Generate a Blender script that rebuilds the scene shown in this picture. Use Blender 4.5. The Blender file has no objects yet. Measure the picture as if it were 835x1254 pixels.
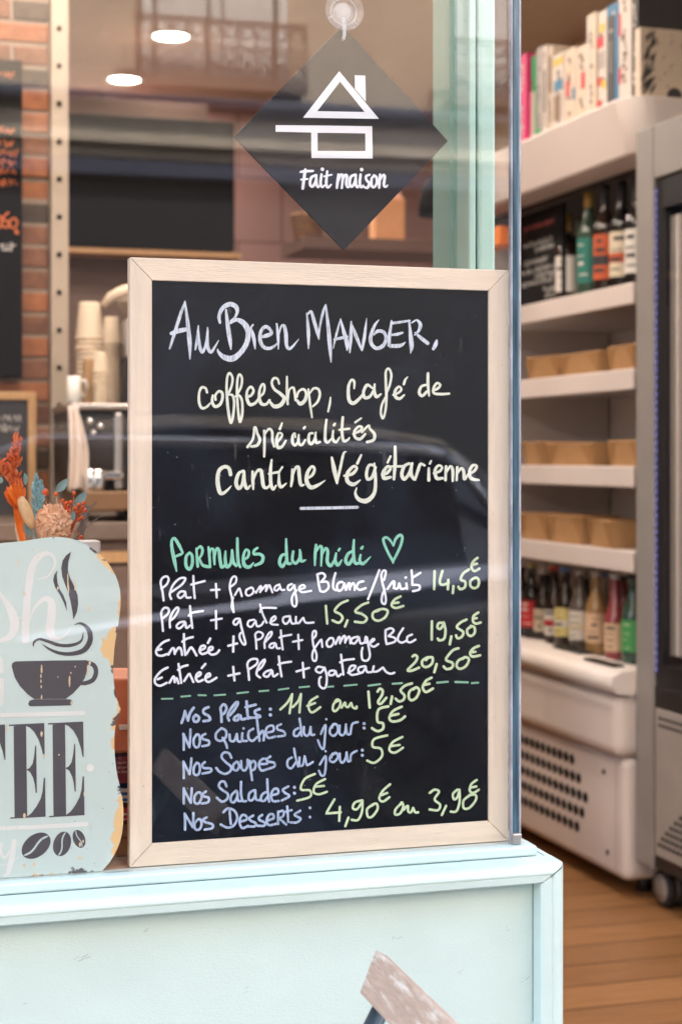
import bpy, bmesh, math, random
from mathutils import Vector, Matrix
from mathutils.geometry import delaunay_2d_cdt
random.seed(7)
R = math.radians
SC = bpy.context.scene
COL = SC.collection

# ------------------------------------------------------------------ camera, sky, sun, exposure
TH = R(16.4); FPX = 2000.0; HZ = 560.0; ZC = 1.10
cam_d = bpy.data.cameras.new('camera'); cam = bpy.data.objects.new('camera', cam_d); COL.objects.link(cam)
cam.location = (0, 0, ZC); cam.rotation_euler = (R(90), 0, -TH)
cam_d.sensor_fit = 'VERTICAL'; cam_d.sensor_height = 36.0; cam_d.sensor_width = 24.0
cam_d.lens = FPX / 1254 * 36.0
cam_d.shift_y = -(627 - HZ) / 1254
cam_d.clip_start = 0.02; cam_d.clip_end = 600
cam_d.dof.use_dof = True; cam_d.dof.focus_distance = 1.645; cam_d.dof.aperture_fstop = 7.0
SC.camera = cam

w = bpy.data.worlds.new('World'); SC.world = w; w.use_nodes = True
nt = w.node_tree; bg = nt.nodes['Background']
sky = nt.nodes.new('ShaderNodeTexSky'); sky.sky_type = 'NISHITA'; sky.sun_disc = False
SUN_EL, SUN_AZ = 50, 20           # azimuth from +Y towards +X
sky.sun_elevation = R(SUN_EL); sky.sun_rotation = R(SUN_AZ); sky.dust_density = 2.5
hs = nt.nodes.new('ShaderNodeHueSaturation'); hs.inputs['Saturation'].default_value = .55; nt.links.new(sky.outputs[0], hs.inputs['Color']); nt.links.new(hs.outputs[0], bg.inputs[0]); bg.inputs[1].default_value = 0.15
sd = bpy.data.lights.new('sun', 'SUN'); sd.energy = 2.6; sd.angle = R(0.5); sd.color = (1, 0.94, 0.86)
so = bpy.data.objects.new('sun', sd); COL.objects.link(so)
sv = Vector((math.sin(R(SUN_AZ)) * math.cos(R(SUN_EL)), math.cos(R(SUN_AZ)) * math.cos(R(SUN_EL)), math.sin(R(SUN_EL))))
so.rotation_euler = sv.to_track_quat('Z', 'Y').to_euler(); so.location = (0, 0, 12)
SC.view_settings.view_transform = 'Standard'; SC.view_settings.look = 'None'
SC.view_settings.exposure = 2.92; SC.view_settings.gamma = 1.0
try:
    SC.view_settings.use_curve_mapping = False
except Exception: pass
SC.render.engine = 'CYCLES'
cy = SC.cycles
cy.use_denoising = True
try: cy.denoiser = 'OPENIMAGEDENOISE'
except Exception: pass
cy.max_bounces = 8; cy.diffuse_bounces = 6; cy.glossy_bounces = 4; cy.transmission_bounces = 6; cy.transparent_max_bounces = 16
cy.caustics_reflective = False; cy.caustics_refractive = False
cy.sample_clamp_indirect = 6.0

LAMP_W = 1.65        # power of each ceiling downlight
# ------------------------------------------------------------------ helpers
CT, ST = math.cos(TH), math.sin(TH)
def cam2w(xc, t, z=0): return Vector((xc * CT + t * ST, t * CT - xc * ST, z))
def at(u, v, y):
    "the point of the upright plane y = const behind photo pixel (u, v)"
    r = (u - 417) / FPX; dx, dy = ST + r * CT, CT - r * ST
    return Vector((dx / dy * y, y, ZC + (HZ - v) / FPX * y / dy))
def at_t(u, v, t):
    r = (u - 417) / FPX
    return cam2w(r * t, t, ZC + (HZ - v) / FPX * t)

def lin(h):
    h = h.lstrip('#'); c = [int(h[i:i + 2], 16) / 255 for i in (0, 2, 4)]
    return tuple(x / 12.92 if x <= .04045 else ((x + .055) / 1.055) ** 2.4 for x in c)

def mat(name, base, rough=0.5, metal=0.0, var=0.12, scale=12.0, bump=0.0, bscale=None, stretch=None, spec=None, trans=0.0, ior=None, coat=0.0, var2=None, vscale2=3.0):
    m = bpy.data.materials.new(name); m.use_nodes = True
    n = m.node_tree; b = n.nodes['Principled BSDF']
    b.inputs['Roughness'].default_value = rough; b.inputs['Metallic'].default_value = metal
    if spec is not None: b.inputs['Specular IOR Level'].default_value = spec
    if trans: b.inputs['Transmission Weight'].default_value = trans
    if ior: b.inputs['IOR'].default_value = ior
    if coat: b.inputs['Coat Weight'].default_value = coat; b.inputs['Coat Roughness'].default_value = 0.05
    tc = n.nodes.new('ShaderNodeTexCoord'); mp = n.nodes.new('ShaderNodeMapping')
    n.links.new(tc.outputs['Object'], mp.inputs[0])
    if stretch: mp.inputs['Scale'].default_value = stretch
    nz = n.nodes.new('ShaderNodeTexNoise'); nz.inputs['Scale'].default_value = scale; nz.inputs['Detail'].default_value = 6
    n.links.new(mp.outputs[0], nz.inputs['Vector'])
    mx = n.nodes.new('ShaderNodeMix'); mx.data_type = 'RGBA'
    lo = tuple(max(0, c * (1 - var)) for c in base) if var2 is None else var2
    hi = tuple(min(1, c * (1 + var)) for c in base) if var2 is None else base
    mx.inputs[6].default_value = (*lo, 1); mx.inputs[7].default_value = (*hi, 1)
    mr = n.nodes.new('ShaderNodeMapRange'); mr.inputs['From Min'].default_value = .3; mr.inputs['From Max'].default_value = .7
    n.links.new(nz.outputs['Fac'], mr.inputs['Value']); n.links.new(mr.outputs[0], mx.inputs[0])
    n.links.new(mx.outputs[2], b.inputs['Base Color'])
    if bump:
        bz = n.nodes.new('ShaderNodeTexNoise'); bz.inputs['Scale'].default_value = bscale or scale * 6; bz.inputs['Detail'].default_value = 5
        n.links.new(mp.outputs[0], bz.inputs['Vector'])
        bp = n.nodes.new('ShaderNodeBump'); bp.inputs['Strength'].default_value = bump; bp.inputs['Distance'].default_value = .002
        n.links.new(bz.outputs['Fac'], bp.inputs['Height']); n.links.new(bp.outputs[0], b.inputs['Normal'])
    m.diffuse_color = (*base, 1)
    return m

def emit(name, col, s):
    m = bpy.data.materials.new(name); m.use_nodes = True; n = m.node_tree
    e = n.nodes.new('ShaderNodeEmission'); e.inputs[0].default_value = (*col, 1); e.inputs[1].default_value = s
    n.links.new(e.outputs[0], n.nodes['Material Output'].inputs[0]); return m

class MB:
    def __init__(s): s.v = []; s.f = []; s.mi = []; s.m = 0; s.sm = []
    def face(s, idx, smooth=False): s.f.append(tuple(idx)); s.mi.append(s.m); s.sm.append(smooth)
    def poly(s, pts, smooth=False):
        b = len(s.v); s.v += [tuple(p) for p in pts]; s.face(range(b, b + len(pts)), smooth)
    def box(s, x0, x1, y0, y1, z0, z1, M=None):
        b = len(s.v)
        P = [Vector(p) for p in ((x0, y0, z0), (x1, y0, z0), (x1, y1, z0), (x0, y1, z0), (x0, y0, z1), (x1, y0, z1), (x1, y1, z1), (x0, y1, z1))]
        if M is not None: P = [M @ p for p in P]
        s.v += [tuple(p) for p in P]
        for q in ((0, 3, 2, 1), (4, 5, 6, 7), (0, 1, 5, 4), (1, 2, 6, 5), (2, 3, 7, 6), (3, 0, 4, 7)): s.face([b + i for i in q])
        return s
    def lathe(s, prof, c=(0, 0, 0), n=20, M=None, a0=0.0, a1=2 * math.pi, smooth=True, cap=True):
        full = abs(a1 - a0) > 6.28; k = n if full else n + 1; b = len(s.v)
        for r, z in prof:
            for i in range(k):
                a = a0 + (a1 - a0) * i / n; p = Vector((r * math.cos(a), r * math.sin(a), z))
                p = (M @ p) if M is not None else p
                s.v.append(tuple(p + Vector(c)))
        for j in range(len(prof) - 1):
            for i in range(n):
                i2 = (i + 1) % k
                s.face([b + j * k + i, b + j * k + i2, b + (j + 1) * k + i2, b + (j + 1) * k + i], smooth)
        if full and cap:
            if prof[0][0] > 1e-6: s.face([b + i for i in reversed(range(k))])
            if prof[-1][0] > 1e-6: s.face([b + (len(prof) - 1) * k + i for i in range(k)])
        return s
    def tube(s, pts, r, n=10):
        pts = [Vector(p) for p in pts]; b = len(s.v); rr = r if isinstance(r, (list, tuple)) else [r] * len(pts)
        for j, p in enumerate(pts):
            t = (pts[min(j + 1, len(pts) - 1)] - pts[max(j - 1, 0)]).normalized()
            up = Vector((0, 0, 1)) if abs(t.z) < .9 else Vector((1, 0, 0))
            e1 = t.cross(up).normalized(); e2 = t.cross(e1)
            for i in range(n):
                a = 2 * math.pi * i / n; s.v.append(tuple(p + (e1 * math.cos(a) + e2 * math.sin(a)) * rr[j]))
        for j in range(len(pts) - 1):
            for i in range(n):
                i2 = (i + 1) % n; s.face([b + j * n + i, b + j * n + i2, b + (j + 1) * n + i2, b + (j + 1) * n + i], True)
        s.face([b + i for i in range(n)]); s.face([b + (len(pts) - 1) * n + i for i in reversed(range(n))])
        return s
    def ball(s, c, r, n=10, sc=(1, 1, 1), M=None):
        prof = [(max(1e-7, math.sin(math.pi * k / (n // 2 + 2))), -math.cos(math.pi * k / (n // 2 + 2))) for k in range(n // 2 + 3)]
        b = len(s.v)
        S = Matrix.Diagonal((sc[0] * r, sc[1] * r, sc[2] * r)); S = (M.to_3x3() @ S) if M is not None else S
        for rr, z in prof:
            for i in range(n):
                a = 2 * math.pi * i / n; s.v.append(tuple(S @ Vector((rr * math.cos(a), rr * math.sin(a), z)) + Vector(c)))
        for j in range(len(prof) - 1):
            for i in range(n):
                i2 = (i + 1) % n; s.face([b + j * n + i, b + j * n + i2, b + (j + 1) * n + i2, b + (j + 1) * n + i], True)
        return s
    def prism(s, pts2, y0, y1, M=None):
        "pts2: (x,z) outline, extruded from y0 (front) to y1"
        n = len(pts2); b = len(s.v)
        for y in (y0, y1):
            for x, z in pts2:
                p = Vector((x, y, z)); s.v.append(tuple(M @ p if M is not None else p))
        s.face(range(b, b + n)); s.face([b + n + i for i in reversed(range(n))])
        for i in range(n):
            j = (i + 1) % n; s.face([b + j, b + i, b + n + i, b + n + j])
        return s
    def build(s, name, m, parent=None, bevel=0.0, seg=2, fix=True, smooth_angle=False):
        me = bpy.data.meshes.new(name); me.from_pydata(s.v, [], s.f)
        for x in (m if isinstance(m, (list, tuple)) else [m]): me.materials.append(x)
        for p, i, sm in zip(me.polygons, s.mi, s.sm): p.material_index = i; p.use_smooth = sm
        if fix:
            bm = bmesh.new(); bm.from_mesh(me); bmesh.ops.recalc_face_normals(bm, faces=bm.faces)
            bm.to_mesh(me); bm.free()
        o = bpy.data.objects.new(name, me); COL.objects.link(o)
        if parent is not None: o.parent = parent
        if bevel:
            b = o.modifiers.new('bevel', 'BEVEL'); b.width = bevel; b.segments = seg; b.limit_method = 'ANGLE'; b.angle_limit = R(40)
            if hasattr(b, 'harden_normals'): b.harden_normals = False
        return o

def tag(o, label=None, cat=None, group=None, kind=None):
    if label: o['label'] = label
    if cat: o['category'] = cat
    if group: o['group'] = group
    if kind: o['kind'] = kind
    return o
def empty(name, loc=(0, 0, 0), rz=0.0, label=None, cat=None, group=None):
    o = bpy.data.objects.new(name, None); COL.objects.link(o); o.location = loc; o.rotation_euler = (0, 0, rz)
    return tag(o, label, cat, group)
def copy_tree(o, parent=None):
    c = o.copy(); COL.objects.link(c); c.parent = parent
    for ch in [x for x in bpy.data.objects if x.parent is o]: copy_tree(ch, c)
    return c
def struct(o): o['kind'] = 'structure'; return o

# ------------------------------------------------------------------ materials
def paint_mint(name, base, bump=.35):
    m = mat(name, base, .42, var=.05, scale=7, bump=bump, bscale=300, stretch=(1, 1, 1.8))
    return m
M = {}
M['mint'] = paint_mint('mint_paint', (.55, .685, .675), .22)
M['mint_shaded'] = paint_mint('mint_paint_shaded', (.27, .44, .365), .15)  # shade on the set-back post parts put into a darker mint
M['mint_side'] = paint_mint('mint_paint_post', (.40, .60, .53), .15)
M['birch'] = mat('pale_wood', (.79, .665, .545), .55, var=.07, scale=9, bump=.3, bscale=60, stretch=(14, 14, 1.2))
M['birch_h'] = mat('pale_wood_across', (.79, .665, .545), .55, var=.07, scale=9, bump=.3, bscale=60, stretch=(1.2, 14, 14))
M['slate'] = mat('blackboard_paint', (.0032, .0042, .0078), .5, var=.4, scale=5, bump=.05, bscale=240, spec=.12)
M['black'] = mat('black_plastic', (.012, .012, .014), .4)
M['black_soft'] = mat('black_matt', (.0045, .004, .0045), .75, spec=.15)
M['charcoal'] = mat('charcoal_sign', (.014, .0135, .018), .45, var=.06, spec=.2)
M['white_ink'] = mat('white_print', (.78, .80, .86), .5, var=.03)
M['white'] = mat('white_enamel', (.63, .56, .53), .38, var=.03, scale=4)
M['white_shelf'] = mat('white_shelf', (.67, .61, .575), .42, var=.03)
M['grey'] = mat('grey_metal', (.25, .235, .225), .42, var=.05)
M['greylouvre'] = mat('taupe_metal', (.30, .27, .25), .5, var=.06)
M['dark_metal'] = mat('dark_metal', (.03, .028, .028), .4, metal=.3)
M['chrome'] = mat('chrome', (.75, .75, .76), .15, metal=1, var=.02)
M['steel'] = mat('brushed_steel', (.55, .52, .50), .28, metal=.9, var=.08, stretch=(1, 1, 30))
M['rubber'] = mat('rubber', (.02, .02, .02), .7)
M['kraft'] = mat('kraft_card', (.35, .19, .08), .7, var=.08, scale=30)
M['kraft_in'] = mat('kraft_fold', (.28, .14, .05), .7, var=.08, scale=30)
M['cup'] = mat('paper_cup', (.78, .64, .48), .55, var=.03)
M['cup_rim'] = mat('paper_cup_rim', (.62, .48, .34), .55, var=.03)
M['ceramic'] = mat('ceramic', (.8, .77, .73), .2, var=.03)
M['cloth'] = mat('white_cloth', (.78, .68, .62), .85, var=.06, bump=.3, bscale=90)
M['wallwarm'] = mat('cream_plaster', (.62, .52, .40), .8, var=.05, bump=.1)
M['ceiling'] = mat('ceiling_paint', (.66, .58, .48), .8, var=.03)
M['brown'] = mat('brown_panel', (.16, .105, .085), .55, var=.1, stretch=(1, 1, 10))
M['beige_metal'] = mat('beige_metal', (.46, .38, .30), .5, var=.05)
M['mortar'] = mat('mortar', (.30, .23, .18), .9, var=.12, bump=.3)
M['brickA'] = mat('brick_orange', (.34, .13, .06), .85, var=.25, scale=25, bump=.5)
M['brickB'] = mat('brick_brown', (.22, .10, .06), .85, var=.3, scale=25, bump=.5)
M['brickC'] = mat('brick_dark', (.085, .06, .045), .85, var=.3, scale=25, bump=.5)
M['oak'] = mat('oak_frame', (.55, .33, .16), .5, var=.12, stretch=(8, 8, 1))
M['shelfwood'] = mat('shelf_wood', (.50, .33, .22), .55, var=.12, stretch=(2, 14, 10))
M['orange'] = mat('orange_paint', (.78, .20, .03), .5, var=.06)
M['led'] = emit('violet_led', (.40, .38, .95), .07)
M['lamp'] = emit('downlight_glow', (1.0, .86, .66), 9.0)
M['coolglow'] = emit('cooler_light', (.62, .62, 1.0), .9)

# text colours
INK = {k: mat('marker_' + n, c, .6, var=.0) for k, n, c in (
    ('T', 'icy', (.66, .72, .84)), ('C', 'cream', (.76, .80, .71)), ('G', 'turquoise', (.27, .66, .52)), ('W', 'white', (.80, .83, .95)),
    ('L', 'lime', (.60, .74, .49)), ('D', 'green', (.25, .50, .36)), ('B', 'blue', (.42, .53, .76)))}
def streaky(m, amount):
    n = m.node_tree; b = n.nodes['Principled BSDF']; src = b.inputs['Base Color'].links[0].from_socket
    tc = n.nodes.new('ShaderNodeTexCoord'); mp = n.nodes.new('ShaderNodeMapping'); mp.inputs['Rotation'].default_value = (0, .5, 0)
    mp.inputs['Scale'].default_value = (900, 1, 120)
    nz = n.nodes.new('ShaderNodeTexNoise'); nz.inputs['Scale'].default_value = 1; nz.inputs['Detail'].default_value = 3
    n.links.new(tc.outputs['Object'], mp.inputs[0]); n.links.new(mp.outputs[0], nz.inputs['Vector'])
    mr = n.nodes.new('ShaderNodeMapRange'); mr.inputs['From Min'].default_value = .45; mr.inputs['From Max'].default_value = .75
    mr.inputs['To Max'].default_value = amount; n.links.new(nz.outputs['Fac'], mr.inputs['Value'])
    mx = n.nodes.new('ShaderNodeMix'); mx.data_type = 'RGBA'; n.links.new(mr.outputs[0], mx.inputs[0]); n.links.new(src, mx.inputs[6])
    mx.inputs[7].default_value = (.06, .065, .085, 1); n.links.new(mx.outputs[2], b.inputs['Base Color'])
streaky(INK['T'], .6); streaky(INK['B'], .55); streaky(INK['W'], .18); streaky(INK['C'], .2); streaky(INK['G'], .3); streaky(INK['L'], .25)

# smeared chalk haze on the blackboard
def smear(m):
    n = m.node_tree; b = n.nodes['Principled BSDF']; src = b.inputs['Base Color'].links[0].from_socket
    tc = n.nodes.new('ShaderNodeTexCoord'); nz = n.nodes.new('ShaderNodeTexNoise'); nz.inputs['Scale'].default_value = 4.5; nz.inputs['Detail'].default_value = 7; nz.inputs['Distortion'].default_value = 1.2
    n.links.new(tc.outputs['Object'], nz.inputs['Vector'])
    mr = n.nodes.new('ShaderNodeMapRange'); mr.inputs['From Min'].default_value = .5; mr.inputs['From Max'].default_value = .72; mr.inputs['To Max'].default_value = .8
    n.links.new(nz.outputs['Fac'], mr.inputs['Value'])
    mx = n.nodes.new('ShaderNodeMix'); mx.data_type = 'RGBA'; n.links.new(mr.outputs[0], mx.inputs[0]); n.links.new(src, mx.inputs[6])
    mx.inputs[7].default_value = (.018, .025, .043, 1); n.links.new(mx.outputs[2], b.inputs['Base Color'])
smear(M['slate'])

def glass_mat(name, dust=True, tint=(1, 1, 1), ior=1.5):
    m = bpy.data.materials.new(name); m.use_nodes = True; n = m.node_tree
    for x in list(n.nodes):
        if x.type == 'BSDF_PRINCIPLED': n.nodes.remove(x)
    tr = n.nodes.new('ShaderNodeBsdfTransparent'); tr.inputs[0].default_value = (*tint, 1)
    gl = n.nodes.new('ShaderNodeBsdfGlossy'); gl.inputs['Roughness'].default_value = 0.0
    fr = n.nodes.new('ShaderNodeFresnel'); ge = n.nodes.new('ShaderNodeNewGeometry'); mr_ = n.nodes.new('ShaderNodeMapRange')
    mr_.inputs['To Min'].default_value = ior; mr_.inputs['To Max'].default_value = 1 / ior      # thin pane: the same reflection on both faces
    n.links.new(ge.outputs['Backfacing'], mr_.inputs['Value']); n.links.new(mr_.outputs[0], fr.inputs['IOR'])
    mx = n.nodes.new('ShaderNodeMixShader'); n.links.new(fr.outputs[0], mx.inputs[0]); n.links.new(tr.outputs[0], mx.inputs[1]); n.links.new(gl.outputs[0], mx.inputs[2])
    out = mx.outputs[0]
    if dust:
        tc = n.nodes.new('ShaderNodeTexCoord'); mp = n.nodes.new('ShaderNodeMapping'); mp.inputs['Scale'].default_value = (420, 1, 26); mp.inputs['Rotation'].default_value = (0, .12, 0)
        n.links.new(tc.outputs['Object'], mp.inputs[0])
        nz = n.nodes.new('ShaderNodeTexNoise'); nz.inputs['Scale'].default_value = 1; nz.inputs['Detail'].default_value = 4; n.links.new(mp.outputs[0], nz.inputs['Vector'])
        big = n.nodes.new('ShaderNodeTexNoise'); big.inputs['Scale'].default_value = 7; n.links.new(tc.outputs['Object'], big.inputs['Vector'])
        r1 = n.nodes.new('ShaderNodeMapRange'); r1.inputs['From Min'].default_value = .64; r1.inputs['From Max'].default_value = .8; n.links.new(nz.outputs['Fac'], r1.inputs['Value'])
        r2 = n.nodes.new('ShaderNodeMapRange'); r2.inputs['From Min'].default_value = .5; r2.inputs['From Max'].default_value = .66; n.links.new(big.outputs['Fac'], r2.inputs['Value'])
        sp = n.nodes.new('ShaderNodeTexVoronoi'); sp.inputs['Scale'].default_value = 95; n.links.new(tc.outputs['Object'], sp.inputs['Vector'])
        r3 = n.nodes.new('ShaderNodeMapRange'); r3.inputs['From Min'].default_value = .07; r3.inputs['From Max'].default_value = .035; n.links.new(sp.outputs['Distance'], r3.inputs['Value'])
        big2 = n.nodes.new('ShaderNodeMath'); big2.operation = 'MULTIPLY'; n.links.new(r1.outputs[0], big2.inputs[0]); n.links.new(r2.outputs[0], big2.inputs[1])
        r4 = n.nodes.new('ShaderNodeMapRange'); r4.inputs['From Min'].default_value = .5; r4.inputs['From Max'].default_value = .62; n.links.new(big.outputs['Fac'], r4.inputs['Value'])
        m3 = n.nodes.new('ShaderNodeMath'); m3.operation = 'MULTIPLY'; n.links.new(r3.outputs[0], m3.inputs[0]); n.links.new(r4.outputs[0], m3.inputs[1])
        ad = n.nodes.new('ShaderNodeMath'); ad.operation = 'MULTIPLY_ADD'; ad.inputs[1].default_value = .15; n.links.new(big2.outputs[0], ad.inputs[0])
        sc = n.nodes.new('ShaderNodeMath'); sc.operation = 'MULTIPLY'; sc.inputs[1].default_value = .35; n.links.new(m3.outputs[0], sc.inputs[0]); n.links.new(sc.outputs[0], ad.inputs[2])
        df = n.nodes.new('ShaderNodeBsdfDiffuse'); df.inputs[0].default_value = (.8, .8, .8, 1)
        m4 = n.nodes.new('ShaderNodeMixShader'); n.links.new(ad.outputs[0], m4.inputs[0]); n.links.new(out, m4.inputs[1]); n.links.new(df.outputs[0], m4.inputs[2]); out = m4.outputs[0]
    n.links.new(out, n.nodes['Material Output'].inputs[0]); return m
M['glass'] = glass_mat('window_glass')
M['coolerglass'] = glass_mat('cooler_glass', False)

def plank_mat(name, c1, c2, sx, sy):
    m = mat(name, c1, .42, var=.18, scale=5, stretch=(1.5, 18, 1), bump=.08)
    n = m.node_tree; b = n.nodes['Principled BSDF']; src = b.inputs['Base Color'].links[0].from_socket
    tc = n.nodes.new('ShaderNodeTexCoord'); br = n.nodes.new('ShaderNodeTexBrick'); br.offset = .37
    br.inputs['Scale'].default_value = 1; br.inputs['Brick Width'].default_value = sx; br.inputs['Row Height'].default_value = sy; br.inputs['Mortar Size'].default_value = .003
    br.inputs['Color1'].default_value = (1, 1, 1, 1); br.inputs['Color2'].default_value = (.70, .68, .66, 1); br.inputs['Mortar'].default_value = (.18, .15, .12, 1)
    n.links.new(tc.outputs['Object'], br.inputs['Vector'])
    mx = n.nodes.new('ShaderNodeMix'); mx.data_type = 'RGBA'; mx.blend_type = 'MULTIPLY'; mx.inputs[0].default_value = 1
    n.links.new(src, mx.inputs[6]); n.links.new(br.outputs[0], mx.inputs[7]); n.links.new(mx.outputs[2], b.inputs['Base Color'])
    return m
M['floor'] = plank_mat('floor_planks', (.34, .165, .065), None, 1.3, .13)

def tile_mat():
    m = mat('pink_tiles', (.33, .195, .18), .35, var=.05, scale=3)
    n = m.node_tree; b = n.nodes['Principled BSDF']; src = b.inputs['Base Color'].links[0].from_socket
    tc = n.nodes.new('ShaderNodeTexCoord'); mp = n.nodes.new('ShaderNodeMapping'); mp.inputs['Rotation'].default_value = (R(90), 0, 0); n.links.new(tc.outputs['Object'], mp.inputs[0])
    br = n.nodes.new('ShaderNodeTexBrick'); br.inputs['Scale'].default_value = 1; br.inputs['Brick Width'].default_value = .42; br.inputs['Row Height'].default_value = .30; br.inputs['Mortar Size'].default_value = .006
    br.inputs['Color1'].default_value = (1, 1, 1, 1); br.inputs['Color2'].default_value = (.93, .92, .92, 1); br.inputs['Mortar'].default_value = (.5, .45, .42, 1)
    n.links.new(mp.outputs[0], br.inputs['Vector'])
    mx = n.nodes.new('ShaderNodeMix'); mx.data_type = 'RGBA'; mx.blend_type = 'MULTIPLY'; mx.inputs[0].default_value = 1
    n.links.new(src, mx.inputs[6]); n.links.new(br.outputs[0], mx.inputs[7]); n.links.new(mx.outputs[2], b.inputs['Base Color'])
    return m
M['pinktile'] = tile_mat()

# ================================================================== THE STREET (mirrored in the pane)
M['asphalt'] = mat('asphalt', (.055, .055, .058), .85, var=.25, scale=40, bump=.6)
M['paving'] = mat('paving', (.30, .28, .26), .85, var=.12, scale=8, bump=.3)
M['kerb'] = mat('kerb_stone', (.36, .35, .33), .8, var=.1)
M['stone'] = mat('beige_limestone', (.52, .42, .32), .85, var=.08, scale=2.5, bump=.3)
M['stone2'] = mat('cornice_stone', (.56, .47, .37), .85, var=.08, scale=2.5)
M['navy'] = mat('navy_paint', (.040, .048, .085), .5)
M['shopdark'] = mat('dark_shopfront', (.007, .007, .010), .5)
M['pane_dark'] = mat('dark_window', (.05, .055, .065), .08, var=.3, scale=2)
M['winframe'] = mat('window_white', (.7, .68, .64), .5)
M['iron'] = mat('iron_guard', (.16, .10, .075), .6)

b = MB(); b.box(-60, 60, -1.30, 1.5327 - .0, -.30, -.10); struct(b.build('pavement', M['paving']))
b = MB(); b.box(-60, 60, -1.46, -1.302, -.36, -.097); struct(b.build('kerb', M['kerb'], bevel=.012))
b = MB(); b.poly([(-60, -9.2, -.22), (60, -9.2, -.22), (60, -1.44, -.22), (-60, -1.44, -.22)]); struct(b.build('road', M['asphalt']))
b = MB(); b.box(-60, 60, -12.2, -9.2, -.36, -.09); struct(b.build('pavement', M['paving']))
b = MB(); b.poly([(-300, -300, -.38), (300, -300, -.38), (300, 300, -.38), (-300, 300, -.38)]); struct(b.build('ground', M['asphalt']))

# building across the street
YB = -12.0
bl = empty('stone_building', (0, YB, 0), 0, 'beige stone building with iron balconies across the street, mirrored in the window', 'building')
b = MB(); b.box(-16, 22, -8, -.02, 3.9, 13.5); b.build('wall', M['stone'], bl)
b = MB(); b.box(-16, 22, -8, -.06, -.09, 3.88); b.build('shopfront', M['shopdark'], bl)
b = MB(); b.box(-16, 22, -.055, .10, 3.72, 3.86); b.build('awning_rail', M['navy'], bl)
b = MB(); b.box(-16, 22, -.015, .10, 4.02, 4.28); b.build('fascia', M['stone2'], bl)
b = MB(); b.box(-16, 22, -.015, .30, 4.36, 4.46); b.build('cornice', M['navy'], bl, bevel=.02)
b = MB(); b.box(-16, 22, -.015, .22, 8.2, 8.42); b.build('string_course', M['stone2'], bl)
def scroll_guard(mb, x0, x1, z0, z1, y):
    mb.box(x0, x1, y - .02, y + .02, z1 - .035, z1); mb.box(x0, x1, y - .015, y + .015, z0, z0 + .03); mb.box(x0, x1, y - .013, y + .013, z0 + .30, z0 + .32)
    n = int((x1 - x0) / .16)
    for i in range(n + 1):
        x = x0 + (x1 - x0) * i / n
        mb.box(x - .01, x + .01, y - .01, y + .01, z0, z1)
        if i < n:
            c = x + (x1 - x0) / n / 2
            for cz, rr in ((z0 + .10, .055), (z0 + .22, .05), (z1 - .11, .055)):
                mb.tube([(c + rr * math.cos(a), y, cz + rr * math.sin(a)) for a in [k * math.pi / 4 for k in range(9)]], .012, 5)
for k in range(-4, 5):
    xc = 3.22 + k * 3.1
    if not -15 < xc < 21: continue
    for z0 in (4.6, 8.55):
        b = MB(); b.box(xc - .62, xc + .62, -.015, .012, z0 + .02, z0 + 2.3); wn = b.build('window', M['pane_dark'], bl)
        b = MB()
        b.box(xc - .70, xc - .60, .014, .07, z0, z0 + 2.4); b.box(xc + .60, xc + .70, .014, .07, z0, z0 + 2.4); b.box(xc - .6, xc + .6, .014, .07, z0 + 2.3, z0 + 2.4); b.box(xc - .05, xc + .05, .014, .06, z0 + .02, z0 + 2.3)
        b.box(xc - .56, xc - .08, .015, .04, z0 + .03, z0 + 2.28); b.box(xc + .08, xc + .56, .015, .04, z0 + .03, z0 + 2.28)
        b.build('frame', M['winframe'], wn)
        b = MB(); scroll_guard(b, xc - .8, xc + .8, z0 + .0, z0 + .56, .34); b.box(xc - .82, xc + .82, .0, .36, z0 - .08, z0 - .01); b.build('balcony_guard', M['iron'], bl)

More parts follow.
